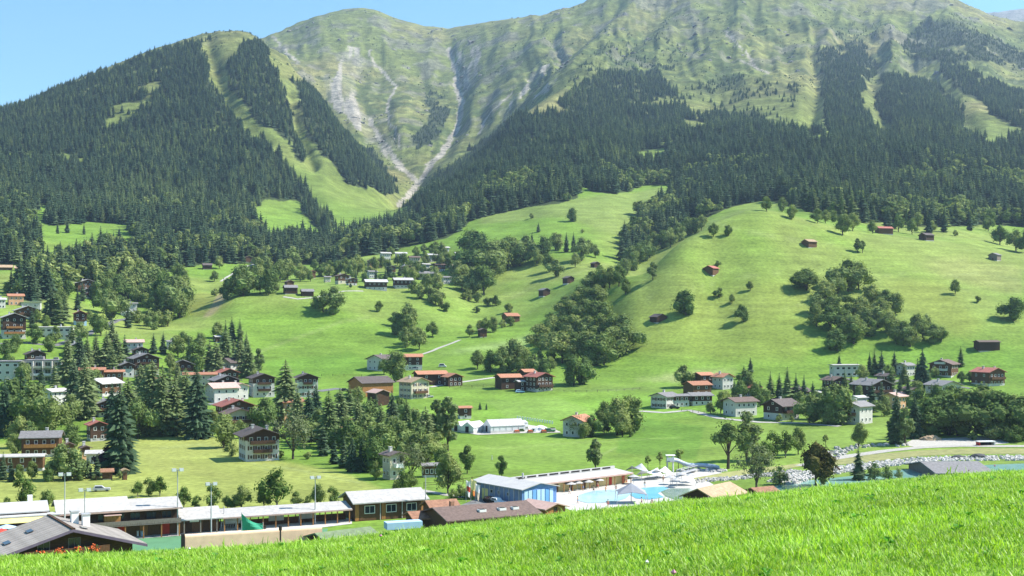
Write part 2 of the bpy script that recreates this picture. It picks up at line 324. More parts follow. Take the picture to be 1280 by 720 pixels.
def ground_material():
    m = newmat('ground'); a = N(m, 'ShaderNodeAttribute', attribute_name='tint'); rn = N(m, 'ShaderNodeAttribute', attribute_name='rockness'); an = N(m, 'ShaderNodeAttribute', attribute_name='alpness')
    g = N(m, 'ShaderNodeNewGeometry'); pos = g.outputs['Position']
    st = N(m, 'ShaderNodeMapping'); lk(m, pos, st.inputs['Vector']); st.inputs['Scale'].default_value = (.03, .03, .55)
    f1 = noise(m, .55, 5, pos); f2 = noise(m, .06, 5, pos); f3 = noise(m, 1.0, 4, st.outputs[0]); f4 = noise(m, .03, 9, pos, .72)
    f5 = noise(m, 6.0, 3, pos)
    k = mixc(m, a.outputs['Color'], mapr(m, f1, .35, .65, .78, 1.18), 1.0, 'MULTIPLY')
    k = mixc(m, k, mapr(m, f2, .35, .65, .86, 1.12), 1.0, 'MULTIPLY')
    inv = mapr(m, an.outputs['Fac'], 0, .6, .9, 0)
    k = mixc(m, k, mapr(m, f3, .36, .64, .85, 1.12), inv, 'MULTIPLY')
    k = mixc(m, k, mapr(m, f5, .3, .7, .85, 1.15), 1.0, 'MULTIPLY')
    r = mixc(m, k, mapr(m, f4, .36, .64, .62, 1.32), 1.0, 'MULTIPLY')
    f6 = noise(m, .075, 7, pos, .72); f7 = noise(m, .05, 7, pos, .75); f8 = noise(m, .008, 3, pos)
    thr = N(m, 'ShaderNodeMath', operation='MULTIPLY_ADD'); lk(m, f8, thr.inputs[0]); thr.inputs[1].default_value = .45; lk(m, f6, thr.inputs[2])
    r = mixc(m, r, (.055, .075, .035), mapr(m, thr.outputs[0], .79, .86, 0, .6))
    thr2 = N(m, 'ShaderNodeMath', operation='MULTIPLY_ADD'); lk(m, f8, thr2.inputs[0]); thr2.inputs[1].default_value = -.35; lk(m, f7, thr2.inputs[2])
    r = mixc(m, r, (.20, .19, .165), mapr(m, thr2.outputs[0], .48, .53, 0, .55))
    t = N(m, 'ShaderNodeMath', operation='MAXIMUM'); lk(m, rn.outputs['Fac'], t.inputs[0])
    t2 = N(m, 'ShaderNodeMath', operation='MULTIPLY'); lk(m, an.outputs['Fac'], t2.inputs[0]); t2.inputs[1].default_value = .9; lk(m, t2.outputs[0], t.inputs[1])
    k = mixc(m, k, r, t.outputs[0])
    big = N(m, 'ShaderNodeMath', operation='MULTIPLY'); lk(m, f4, big.inputs[0]); lk(m, t.outputs[0], big.inputs[1])
    p = princ(m, k, .95, big.outputs[0], .9, 6.0, spec=.1)
    return m
def ground_object():
    me = bpy.data.meshes.new('terrain')
    v = np.stack([XG, YG, ZG], -1).reshape(-1, 3)
    ii = np.arange(NC); jj = np.arange(NR-1); nx = (ii+1) % NC
    a = (ii[:, None]*NR+jj[None, :]); b = (nx[:, None]*NR+jj[None, :])
    q = np.stack([a, a+1, b+1, b], -1).reshape(-1, 4)
    inner = np.stack([np.full(NC, NC*NR), ii*NR, nx*NR], -1)
    v = np.vstack([v, [[0, 0, -1.6]]])
    nq = len(q); nt_ = len(inner)
    me.vertices.add(len(v)); me.vertices.foreach_set('co', v.ravel())
    me.loops.add(nq*4+nt_*3); me.loops.foreach_set('vertex_index', np.concatenate([q.ravel(), inner.ravel()]))
    me.polygons.add(nq+nt_); me.polygons.foreach_set('loop_start', np.concatenate([np.arange(nq)*4, nq*4+np.arange(nt_)*3])); me.polygons.foreach_set('loop_total', np.concatenate([np.full(nq, 4), np.full(nt_, 3)]))
    me.update(); me.validate()
    me.polygons.foreach_set('use_smooth', np.ones(len(me.polygons), bool))
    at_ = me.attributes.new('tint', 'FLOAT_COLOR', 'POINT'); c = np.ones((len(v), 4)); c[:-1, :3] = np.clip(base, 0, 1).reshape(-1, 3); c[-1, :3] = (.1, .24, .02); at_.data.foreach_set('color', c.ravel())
    for nm, arr in (('rockness', rockness), ('alpness', alpness)):
        z = me.attributes.new(nm, 'FLOAT', 'POINT'); z.data.foreach_set('value', np.append(arr.ravel(), 0))
    o = bpy.data.objects.new('terrain', me); COL.objects.link(o); me.materials.append(ground_material()); o['kind'] = 'structure'
    o['label'] = 'green valley floor, meadow hills and rocky alpine mountains'
    return o
ground_object()
# ---------------------------------------------------------------- plants
def link(o, parent=None):
    COL.objects.link(o)
    if parent: o.parent = parent
    return o
def mesh_obj(name, verts, faces, mats, parent=None, fm=None, smooth=False, linkit=True):
    me = bpy.data.meshes.new(name); me.from_pydata([tuple(v) for v in verts], [], [tuple(f) for f in faces])
    for m in (mats if isinstance(mats, (list, tuple)) else [mats]): me.materials.append(m)
    if fm: me.polygons.foreach_set('material_index', fm)
    if smooth: me.polygons.foreach_set('use_smooth', [True]*len(me.polygons))
    me.update(); o = bpy.data.objects.new(name, me)
    if linkit: link(o, parent)
    return o
def leafmat(name, c1, c2, trans=.3, tint=.5):
    m = newmat(name); oi = N(m, 'ShaderNodeObjectInfo'); g = N(m, 'ShaderNodeNewGeometry')
    col = mixc(m, c1, c2, oi.outputs['Random'])
    nz = noise(m, .35, 3, g.outputs['Position']); col = mixc(m, col, mapr(m, nz, .3, .7, .7, 1.35), 1.0, 'MULTIPLY')
    ri = mapr(m, g.outputs['Random Per Island'], 0, 1, 1-tint*.6, 1+tint*.6); col = mixc(m, col, ri, 1.0, 'MULTIPLY')
    d = N(m, 'ShaderNodeBsdfDiffuse'); lk(m, col, d.inputs[0]); t = N(m, 'ShaderNodeBsdfTranslucent'); lk(m, mixc(m, col, (1.15, 1.2, .6), 1.0, 'MULTIPLY'), t.inputs[0])
    x = N(m, 'ShaderNodeMixShader'); x.inputs[0].default_value = trans; lk(m, d.outputs[0], x.inputs[1]); lk(m, t.outputs[0], x.inputs[2])
    o = N(m, 'ShaderNodeOutputMaterial'); lk(m, x.outputs[0], o.inputs[0]); return m
M_SPR = leafmat('spruce_needles', (.050, .092, .054), (.106, .152, .078), .24)
M_LAR = leafmat('larch_needles', (.145, .205, .082), (.215, .265, .12), .32)
M_DEC = leafmat('broad_leaves', (.135, .200, .062), (.28, .325, .12), .36)
M_DK = leafmat('dark_broad_leaves', (.108, .172, .056), (.215, .270, .10), .34)
M_LT = leafmat('light_leaves', (.10, .165, .042), (.14, .195, .06), .32)
M_WIL = leafmat('willow_leaves', (.16, .195, .10), (.18, .21, .11), .3)
M_BRZ = leafmat('bronze_leaves', (.075, .072, .025), (.085, .08, .03), .2)
M_PLUM = leafmat('plum_leaves', (.04, .025, .03), (.05, .03, .035), .1)
def barkmat(name, c):
    m = newmat(name); g = N(m, 'ShaderNodeNewGeometry'); nz = noise(m, 6, 4, g.outputs['Position']); princ(m, mixc(m, c, mapr(m, nz, .3, .7, .6, 1.4), 1.0, 'MULTIPLY'), .95, nz, .5); return m
M_BARK = barkmat('bark', (.075, .058, .045)); M_BARKP = barkmat('pale_bark', (.22, .19, .16))

def cone_tree(seed, layers, per, width, base=.06, droop=.18, airy=1.0, core=True, narrow=.42):
    r = random.Random(seed); V = []; Fc = []
    for i in range(layers):
        t = i/(layers-1); z = base+(1-base-.03)*t**.92; R = width*((1-t)**(.68 if droop > .2 else .58)*.97+.02)*(.75+.45*r.random())
        if t < .12: R *= .72+2*t
        n = max(4, int(per*(1-.55*t))); ph = r.random()*6.28
        for k in range(n):
            a = ph+6.283*k/n+r.uniform(-.25, .25); L = R*r.uniform(.68, 1.18); w = max(.016, L*narrow*r.uniform(.7, 1.25))*airy
            dz = -droop*L*r.uniform(.6, 1.6)+.10*L*t; ca, sa = cos(a), sin(a); b = len(V); zz = z+r.uniform(-.012, .012)
            V += [(ca*.05*L, sa*.05*L, zz+.045*L), (ca*.6*L-sa*w, sa*.6*L+ca*w, zz+dz*.75-.10*w), (ca*L, sa*L, zz+dz), (ca*.6*L+sa*w, sa*.6*L-ca*w, zz+dz*.75-.10*w), (ca*.55*L, sa*.55*L, zz+dz*.35+.05*L)]
            Fc += [(b, b+1, b+4), (b+1, b+2, b+4), (b+2, b+3, b+4), (b+3, b, b+4)]
    b = len(V); V += [(0, 0, .985), (.018, 0, .93), (-.009, .016, .93), (-.009, -.016, .93)]; Fc += [(b, b+1, b+2), (b, b+2, b+3), (b, b+3, b+1)]
    if core:
        b = len(V); n = 6
        for k in range(n): V.append((cos(6.283*k/n)*width*.55, sin(6.283*k/n)*width*.55, base+.07))
        V.append((0, 0, .9)); Fc += [(b+k, b+(k+1) % n, b+n) for k in range(n)]
    return V, Fc
def tube_pts(V, Fc, p0, p1, r0, r1, n=6):
    p0 = Vector(p0); p1 = Vector(p1); d = (p1-p0).normalized(); u = d.orthogonal().normalized(); w = d.cross(u); b = len(V)
    for p, r in ((p0, r0), (p1, r1)):
        for k in range(n): V.append(tuple(p+(u*cos(6.283*k/n)+w*sin(6.283*k/n))*r))
    Fc += [(b+k, b+(k+1) % n, b+n+(k+1) % n, b+n+k) for k in range(n)]
    Fc.append(tuple(b+n+k for k in range(n)))
def leafy(seed, lobes, cards, size, zc=.54, rx=.38, rz=.45, trunk=.13, open_=0.0, tr=.022, core=.72):
    """crown of many leaf cards on lobes, limbs reaching into it"""
    r = random.Random(seed); cen = []
    for i in range(lobes):
        for _ in range(50):
            a = r.uniform(0, 6.283); u = r.uniform(-1, 1); q = (1-u*u)**.5; s = r.uniform(.30, .80)
            p = Vector((cos(a)*q*rx*s*(1.1-.35*max(0, u)), sin(a)*q*rx*s*(1.1-.35*max(0, u)), zc+u*rz*s))
            if all((p-c).length > .13 for c, _ in cen): break
        cen.append((p, r.uniform(.36, .60)*min(rx, rz)*(1-.25*max(0, u))))
    cen.append((Vector((0, 0, zc+rz*.62)), rx*.45))
    V = []; Fc = []
    per = cards//len(cen)
    for c, R in cen:
        for _ in range(per):
            a = r.uniform(0, 6.283); u = r.uniform(-.85, 1); q = (1-u*u)**.5; n = Vector((cos(a)*q, sin(a)*q, u)); p = c+n*R*r.uniform(.72, 1.12)
            if p.z < .04: continue
            nn = (n+Vector((r.uniform(-.7, .7), r.uniform(-.7, .7), r.uniform(-.3, .9)))).normalized(); t = nn.orthogonal().normalized(); t = Matrix.Rotation(r.uniform(0, 6.28), 3, nn) @ t; w = nn.cross(t); s = size*r.uniform(.6, 1.35); b = len(V)
            V += [tuple(p-t*s), tuple(p+w*s*.62-nn*s*.15), tuple(p+t*s), tuple(p-w*s*.62-nn*s*.15)]; Fc.append((b, b+1, b+2, b+3))
    if core > 0:
        for c, R in cen:
            b = len(V); RR = R*core; ring = []
            for i in range(1, 4):
                th = pi*i/4
                for k in range(6): V.append(tuple(c+Vector((sin(th)*cos(k*1.047+i*.5)*RR, sin(th)*sin(k*1.047+i*.5)*RR, cos(th)*RR))*r.uniform(.8, 1.1)))
            top = len(V); V += [tuple(c+Vector((0, 0, RR))), tuple(c-Vector((0, 0, RR)))]
            for k in range(6):
                k2 = (k+1) % 6; Fc += [(top, b+k, b+k2), (b+k, b+6+k, b+6+k2, b+k2), (b+6+k, b+12+k, b+12+k2, b+6+k2), (b+12+k, top+1, b+12+k2)]
    TV = []; TF = []; top = zc+rz*.3; bend = Vector((r.uniform(-.02, .02), r.uniform(-.02, .02), 0))
    tube_pts(TV, TF, (0, 0, -.04), Vector((0, 0, trunk))+bend, tr*1.3, tr*.95, 7); tube_pts(TV, TF, Vector((0, 0, trunk))+bend, (0, 0, top), tr*.95, tr*.3, 6)
    for c, R in cen[:7]:
        z0 = r.uniform(.75, 1.15)*trunk; tube_pts(TV, TF, Vector((0, 0, z0)), c, tr*.55, tr*.14, 5)
    return V, Fc, TV, TF
PROTO = {}
def proto(kind, name, crown, trunk, mat, bark):
    root = bpy.data.objects.new(name, None); cr = mesh_obj('crown', crown[0], crown[1], mat, linkit=False); tk = mesh_obj('trunk', trunk[0], trunk[1], bark, linkit=False)
    PROTO.setdefault(kind, []).append((name, cr.data, tk.data))
def pole(h, r=.014):
    V = []; Fc = []; tube_pts(V, Fc, (0, 0, -.04), (0, 0, h), r, r*.3, 6); return V, Fc
for i in range(4): proto('S', 'spruce_tree', cone_tree(100+i, 21, 12, .225+.03*(i % 3), .02, .24), pole(.95), M_SPR, M_BARK)
for i in range(3): proto('L', 'larch_tree', cone_tree(140+i, 24, 12, .235+.035*i, .03, .16, .85, True, .38), pole(.95), M_LAR, M_BARK)
for i in range(3): proto('SH', 'spruce_tree', cone_tree(600+i, 38, 19, .225+.03*i, .02, .30, .62, True, .30), pole(.95), M_SPR, M_BARK)
for i in range(3): proto('LH', 'larch_tree', cone_tree(640+i, 40, 18, .235+.035*i, .03, .20, .55, True, .30), pole(.95), M_LAR, M_BARK)
for i in range(2): proto('C', 'yew_tree', leafy(160+i, 9, 900, .034, .50, .26, .46, .1)[:2], pole(.6, .02), M_DK, M_BARK)
def both(kind, name, args, mat, bark):
    a = leafy(*args[0], **args[1]); proto(kind, name, a[:2], a[2:], mat, bark)
for i in range(5): both('D', 'leafy_tree', ((200+i, 11, 1300, .030), dict(rx=.38+.05*(i % 3), rz=.46, zc=.53)), M_DEC, M_BARK)
for i in range(3): both('K', 'dark_leafy_tree', ((220+i, 12, 1300, .030), dict(rx=.42+.04*i, rz=.47, zc=.51, trunk=.1)), M_DK, M_BARK)
for i in range(3): both('T', 'light_leafy_tree', ((240+i, 9, 900, .034), dict(rx=.38, rz=.45, zc=.54, core=.55)), M_LT, M_BARKP)
for i in range(3): both('P', 'narrow_leafy_tree', ((260+i, 13, 1200, .026), dict(rx=.19, rz=.44, zc=.54, trunk=.16, tr=.016)), M_LAR, M_BARK)
both('F', 'willow_tree', ((280, 12, 1700, .020), dict(rx=.44, rz=.42, zc=.54, trunk=.16, core=.3)), M_WIL, M_BARK)
for i in range(2): both('Y', 'young_tree', ((290+i, 5, 220, .050), dict(rx=.20, rz=.26, zc=.70, trunk=.4, tr=.014, core=.3)), M_DEC, M_BARK)
both('O', 'spreading_tree', ((300, 9, 1500, .026), dict(rx=.56, rz=.28, zc=.68, trunk=.34, tr=.03, core=.6)), M_DK, M_BARK)
both('Z', 'bronze_tree', ((310, 13, 1900, .026), dict(rx=.46, rz=.40, zc=.59, trunk=.2, tr=.022, core=.8)), M_BRZ, M_BARK)
both('U', 'plum_tree', ((320, 9, 900, .034), dict(rx=.40, rz=.44, zc=.52, trunk=.12)), M_PLUM, M_BARK)
for i in range(3): both('B', 'round_bush', ((330+i, 8, 500, .06), dict(rx=.62, rz=.44, zc=.46, trunk=.12, tr=.03)), M_DEC, M_BARK)
both('G', 'grey_bush', ((340, 8, 600, .05), dict(rx=.5, rz=.46, zc=.48, trunk=.12, tr=.02, core=.5)), M_LAR, M_BARK)
KIND = dict(S='dark spruce', L='pale green feathery larch', C='dark oval yew', D='round green leafy tree', K='dense dark leafy tree', T='light green leafy tree', P='narrow tall leafy tree', F='grey green willow', Y='thin young tree', O='wide branching tree', Z='bronze brown round tree', U='dark plum leaved tree', B='round low bush', G='grey green bush')
NTREE = {'con': 0, 'dec': 0}
def plant(kind, p, h, wf, label, group, rz=None):
    big = h*F/max(p.y, 50) > 44 and kind in 'SL'
    name, cm, tm = random.choice(PROTO[kind+'H' if big else kind]); root = bpy.data.objects.new(name, None); link(root); root.empty_display_size = .5
    root.location = p; root.scale = (h*wf, h*wf, h); root.rotation_euler = (0, 0, random.uniform(0, 6.28) if rz is None else rz)
    root['label'] = label; root['category'] = 'bush' if kind in 'BG' else 'tree'
    if group: root['group'] = group
    for nm, me in (('trunk', tm), ('crown', cm)): link(bpy.data.objects.new(nm, me), root)
    NTREE['con' if kind in 'SLC' else 'dec'] += 1
    return root
ORD = ['leftmost']+[w+' from left' for w in 'second third fourth fifth sixth seventh eighth ninth tenth eleventh twelfth thirteenth fourteenth fifteenth sixteenth seventeenth eighteenth nineteenth twentieth twenty-first twenty-second twenty-third twenty-fourth twenty-fifth twenty-sixth'.split()]
def clump(phrase, data, D=None, wide=1.0):
    items = []
    for q in data.split(';'):
        q = q.split()
        if not q: continue
        v = list(map(float, q[1].split(','))); items.append((q[0], *v[:3], v[3] if len(v) > 3 else 1.0, v[4] if len(v) > 4 else D))
    by = {}
    for it in items: by.setdefault(it[0], []).append(it)
    for kind, its in by.items():
        its.sort(key=lambda t: t[1])
        for i, (k, px, py, h, wf, d) in enumerate(its):
            p = ground_at(px, py) if d is None else at(px, d)
            H = h*p.y/F if d is None else (HOR-(py-h))/F*d-p.z
            lab = KIND[k]+' '+phrase if len(its) == 1 else f'{KIND[k]} {phrase}, {ORD[i]}'
            assert len(lab.split()) <= 16, lab
            plant(k, p-Vector((0, 0, .15)), H*1.04, wide*wf*random.uniform(.93, 1.07), lab, None if len(its) == 1 else KIND[k]+'s '+phrase)
clump('by the white hotel on the left', 'S 52,486,30;L 68,494,42;S 92,520,72;L 106,524,80;S 27,505,45;K 16,535,62;K 42,545,68;D 66,548,52;S 6,545,70;S 100,470,55;L 84,480,60;D 25,560,40;L 112,505,50')
clump('beside the mown meadow at left', 'S 140,545,66;S 150,592,112;L 203,545,88;L 160,540,68;L 184,545,66;L 218,544,74;S 246,548,90;L 232,540,80;K 172,548,50;L 190,530,80')
clump('in the gardens under the spruces', 'K 78,600,46;G 94,600,40;S 110,598,28;S 121,598,30;U 134,592,36;B 150,598,9;B 118,600,8;S 14,602,30;D 24,602,22;D 40,600,24;S 4,600,36;K 60,602,20;D 20,572,30;B 100,601,9')
clump('in front of the sports building', 'T 28,632,38;D 60,634,22;T 8,636,16')
clump('on the upper left village slope', 'S 63,404,46;L 72,406,42;L 81,400,38;S 97,388,28;K 36,372,20;D 45,368,16;S 103,376,24;D 58,412,18;S 118,350,20;S 30,362,24;S 42,358,22;S 52,360,24;K 22,356,18;D 112,402,14;S 64,362,20')
clump('in the round wood on the left', 'K 126,378,36;D 137,372,36;K 148,380,38;D 160,374,40;S 154,380,30;K 172,376,42;D 184,372,42;K 196,376,42;D 206,382,42;K 217,390,46;D 226,386,40;K 140,400,36;K 132,392,30;D 178,384,30;K 192,392,28;L 210,398,40;D 224,398,34')
clump('along the hedge below the round wood', 'B 186,408,22,1.0;B 198,408,20;B 210,408,20;K 190,412,22;B 172,404,18;B 164,402,14')
clump('among the chalets below the hotel meadow', 'L 109,464,44;L 120,462,46;L 133,462,48;L 146,462,48;S 156,458,40;L 140,470,38;S 192,442,26;S 204,442,28;D 222,446,26;D 212,462,20;S 236,452,32;D 216,470,18;L 250,458,40;L 262,466,42;D 244,470,40;D 272,424,22')
clump('at the edge of the bright meadow', 'S 290,430,34;L 300,432,34;L 308,440,26;L 300,468,44;L 310,472,44;L 281,462,50;L 270,470,44;L 282,440,40;D 318,480,18;P 323,470,36')
clump('beside the white three storey chalet', 'D 279,560,42;B 290,570,18;F 366,574,62;L 357,530,80;K 331,540,44;D 318,538,30;B 350,572,10;B 336,574,7;B 317,574,6;B 328,575,6;D 266,546,34;D 300,548,24;B 386,574,10;L 372,545,60')
clump('in the middle village grove', 'S 386,552,64;L 411,560,72;L 425,545,60;S 418,580,32;L 447,558,62;K 463,545,46;S 440,590,46;S 453,590,44;S 490,548,60;L 508,562,64;P 519,570,60;K 477,584,56;K 500,575,50;S 430,585,40;K 468,590,44;P 546,562,68;P 560,564,74;D 535,580,38;F 515,598,44;K 488,560,40;K 458,560,44;L 528,560,44;D 545,575,34')
clump('on the lawn by the white villa', 'T 503,618,32;D 495,616,16;D 560,617,52,.8;C 584,592,38,1.0;C 627,597,30;B 575,622,18;B 566,624,14;B 588,624,16;D 513,612,24')
clump('in the row behind the sports roof', 'T 346,636,52,1.05;D 330,634,26;D 302,637,32;T 264,635,32;T 230,635,28;T 246,636,18;D 284,636,18;T 186,620,24;T 172,622,22;T 200,620,26;D 370,634,20;D 396,632,28;T 415,631,24;T 290,638,14;T 385,634,16')
clump('near the round hay barn trees', 'D 597,461,24;K 613,465,28;K 628,466,34;K 641,463,40;D 655,465,28;K 667,469,27;K 680,474,26;P 675,458,22;D 688,464,18;K 717,482,38;K 731,480,34;K 648,468,22')
clump('around the small orange roofed white house', 'F 721,546,30;K 740,546,28;D 755,543,20;D 731,548,20;D 757,538,36;D 771,544,46;D 786,541,46;D 778,546,30;B 788,546,10')
clump('alone in the big meadow', 'P 744,590,46,1.15;S 600,512,10;S 608,512,9;S 583,513,6')
clump('by the brown chalets on the right', 'K 855,484,28;S 938,466,20;K 932,494,32;S 918,498,24;S 930,474,18;S 950,498,22;L 963,498,34;S 974,498,32;L 984,500,42;S 995,500,34;S 1005,500,32;S 1016,504,28;D 956,506,20;D 898,484,16;D 901,517,28;D 888,518,16;C 861,506,18;D 950,508,16;B 940,518,9;B 974,527,10;B 990,527,7;K 1012,529,36;D 908,508,20')
clump('in the right hand hamlet', 'S 1049,458,16;S 1087,464,24;S 1102,470,32;L 1093,468,30;S 1118,466,30;L 1114,490,34;S 1153,489,54;S 1147,488,40;L 1201,458,26;C 1202,482,20;L 1056,492,30;L 1064,490,24;D 1077,478,22;S 1090,515,38;S 1102,508,30;K 1035,530,46;K 1046,530,50;K 1024,524,34;D 1053,528,38;S 1030,500,28;S 1121,555,66;P 1131,557,52;P 1115,553,34;S 1143,548,54;D 1150,546,26;D 1168,472,14;D 1180,470,10;D 1212,478,14;D 1160,482,16;D 1074,500,18;S 1125,500,32')
clump('in the wood along the embankment', 'K 1162,546,50;D 1174,543,44;K 1186,544,54;D 1196,545,46;K 1208,545,58;K 1220,546,58;D 1232,545,54;K 1242,547,60;K 1254,547,58;D 1266,547,54;K 1278,548,54;T 1246,546,38;B 1244,550,20;B 1258,552,18;D 1270,553,22;K 1290,548,54;D 1160,530,30;K 1228,530,50;K 1200,528,44;D 1182,530,40;B 1216,550,10', wide=1.22)
clump('on the river bank', 'O 910,586,56;P 934,576,64,1.35;F 946,614,64;T 966,572,34;T 982,572,34;D 998,568,34;T 956,580,30;Y 810,588,20;Y 825,588,24;Y 848,586,26;Z 1020,608,54;D 1073,560,32,.8;S 1073,600,42;G 1093,600,24;G 1108,600,20;Y 1032,560,18;G 975,606,26;B 1027,606,12;G 1123,598,14')
clump('in the wood below the right hill', 'D 675,440,34;K 690,450,36;D 703,454,40;K 716,450,36;D 729,454,40;K 742,456,38;D 755,456,40;D 768,448,38;K 782,440,36;D 690,425,30;K 704,430,36;D 719,430,36;K 734,430,36;D 750,430,38;D 765,428,34;K 779,424,32;D 700,410,30;D 715,408,32;K 730,405,32', wide=1.22)
clump('atop the wood below the right hill', 'D 745,408,32;D 757,406,30;K 706,396,26;D 720,392,28;D 733,388,28;D 746,384,28;K 740,366,28;D 752,364,28;D 762,360,26;D 774,358,26;K 735,376,26;D 782,368,20;D 750,352,20', wide=1.22)
clump('on the open right hill', 'K 857,394,32,1.1;P 816,350,25,1.4;D 911,295,14;D 892,296,18;D 938,363,12,1.2;B 900,372,13;D 915,379,12;K 929,402,20;D 925,392,12;B 897,334,9;D 958,264,18;D 978,265,18;D 990,274,18,1.1;D 1022,279,18,1.1;D 1032,279,17;D 1053,294,26,1.1;D 1066,289,23;D 1091,292,17;S 1161,292,28;D 1123,290,21;D 1140,293,20;D 1235,289,18;D 1250,306,25;D 1270,314,28;D 1282,316,30;P 1072,316,20,1.4;P 1078,316,17,1.4;D 1194,368,19;B 1221,378,9;K 1267,401,30,1.3;B 1194,295,8;D 1165,290,14;S 1110,285,28;S 1180,290,26;S 1212,288,24;D 1147,285,20;S 1028,270,24;D 1040,278,15')
clump('down the left edge of the right hill', 'K 789,338,30;D 797,330,26;K 806,326,26;D 817,314,25;K 828,311,24;D 838,309,25;K 848,302,23;D 859,295,23;K 868,292,20;D 877,288,20;K 781,345,22;D 812,322,20')
clump('in the wood on the right hill', 'D 1008,363,28,1.3;K 996,360,20;K 1060,364,40;D 1073,362,36;K 1044,374,36;D 1031,378,28;K 1036,414,32;D 1021,408,26;K 1046,439,28;D 1067,430,36;K 1056,418,32;D 1076,398,28;D 1090,384,28;K 1107,387,26;D 1119,392,26;K 1097,409,26;D 1112,418,28', wide=1.22)
clump('at the lower right of the hill wood', 'K 1129,432,32;D 1145,420,28;D 1153,423,25;K 1167,429,25;D 1177,427,19;K 1085,420,24;D 1120,430,24;D 1138,434,22;D 1100,398,26;K 1082,408,24;G 1158,408,16;D 1040,396,26;K 1022,392,24;D 1060,396,26', wide=1.22)
clump('on the bright meadow knoll', 'K 417,393,36,1.15;D 404,390,28;B 394,385,16;D 474,390,14;D 541,421,20;K 497,418,28;D 510,420,42,.8;K 507,434,26;D 524,437,28;D 516,430,26;D 494,408,18;D 493,476,37,1.1;D 480,468,20')
clump('around the old barns on the knoll', 'K 284,375,27;D 293,366,22;K 304,370,40;D 312,366,24;K 336,368,32;D 325,367,24;D 350,352,28;D 360,350,26;D 375,352,22;D 322,348,26;K 332,346,26;D 268,352,14;D 274,336,16;B 269,370,10;D 230,362,24;D 222,350,22;D 345,366,12')
clump('on the high left meadow', 'D 73,323,17;D 86,322,16;B 64,329,12;D 125,323,17,1.2;S 72,292,15;S 84,291,17;S 105,293,14;D 138,322,14')
clump('between the upper village houses', 'D 412,345,20;D 432,342,20;D 447,344,26;S 445,354,16;D 404,342,14;S 470,350,16;S 482,354,20;D 508,350,18;D 516,352,18;S 487,346,22;D 462,346,14;D 497,332,14;D 520,340,14;D 532,332,16;D 552,338,20;D 545,356,22;D 478,334,14;D 438,360,6;D 552,318,16;D 425,338,12;D 540,318,14;S 500,345,18;S 528,350,18;D 560,335,18')
clump('in the wood beside the upper village', 'K 613,349,48;K 600,342,40;D 622,338,38;K 634,332,36;D 642,330,34;K 650,332,28;K 594,330,42;D 586,322,34;D 605,368,36;K 592,366,32;D 578,362,30;D 570,352,26;K 582,350,26;D 615,352,30', wide=1.22)
clump('on the steep meadow above the gully', 'K 658,320,26;K 679,327,32;D 671,332,22;K 695,346,22;D 687,340,22;D 694,313,22;S 708,315,25;S 717,315,25;K 727,326,30;D 719,334,18;D 744,322,17;S 673,290,12;K 716,277,18;B 664,273,7;B 728,291,5;D 736,318,18;S 665,312,22')
clump('in the hedges below the upper village', 'B 525,373,18;B 535,375,19;B 545,380,19;B 553,384,20;B 559,390,13;D 548,366,24;D 532,364,22;B 518,366,16;B 590,368,22;B 598,378,14;B 609,383,12;B 620,382,14;B 596,391,9;B 636,391,13;B 586,376,14;D 607,416,20;D 616,415,19;D 600,414,14;D 587,421,15;B 628,410,11;B 638,408,13')
clump('in the dense village trees left of the lane', 'D 120,490,28;L 176,500,46;D 98,500,30;D 228,500,30;D 186,480,24;L 222,486,34;D 252,520,24;D 88,560,30;T 60,560,26;K 36,560,34;D 150,520,30')
clump('between the chalets on the left slope', 'D 46,404,18;K 44,430,26;D 70,430,22;L 90,436,34;K 100,430,28;D 126,420,26;L 140,440,44;K 120,415,24;S 160,410,30;D 20,440,22;K 8,450,26;D 60,440,20;S 40,410,26;K 84,372,22;D 76,382,20;D 120,376,22;S 108,340,22;S 120,336,22;D 96,344,18;K 70,346,18;S 84,350,24;D 10,366,14;K 46,354,18;S 14,356,20')
clump('in the village grove facing the near meadow', 'K 398,556,44;S 404,570,40;K 433,566,44;D 455,575,36;L 476,556,52;K 494,566,44;D 470,600,22;K 520,580,40;L 532,566,58;D 550,584,24;S 395,530,50;L 436,520,40;D 448,510,26;D 520,545,34;K 500,530,34;S 470,525,34')
clump('around the white houses of the right hamlet', 'K 925,500,26;D 944,500,22;S 976,505,24;K 1000,515,26;D 1020,512,24;S 1040,500,30;L 1075,505,26;D 1095,496,20;K 1105,520,26;S 1135,510,40;D 1145,500,24;L 1130,480,28;K 1170,510,30;D 1190,505,24;S 1072,470,18;D 1110,475,20;K 1150,520,34')
clump('filling the gardens of the upper village', 'D 410,348,18;K 421,344,18;D 428,352,10;K 440,346,20;D 451,340,18;K 456,352,12;D 468,338,18;K 476,352,10;D 486,340,16;K 492,350,10;D 505,334,18;D 514,340,14;K 522,350,12;D 530,344,14;K 538,350,16;D 546,330,18;K 556,328,18;D 566,344,14;K 572,330,16;D 520,322,14;K 530,318,14;D 488,322,14;D 545,316,14;K 400,346,16;D 392,338,14;K 380,350,18;D 388,352,14')
clump('beside the left edge houses', 'K 88,530,38;D 110,520,30;K 178,520,32;L 212,500,40;D 100,446,20;D 136,446,22;K 86,460,28;D 15,470,24;K 28,480,28;D 250,440,24;K 228,436,22;L 292,458,34')
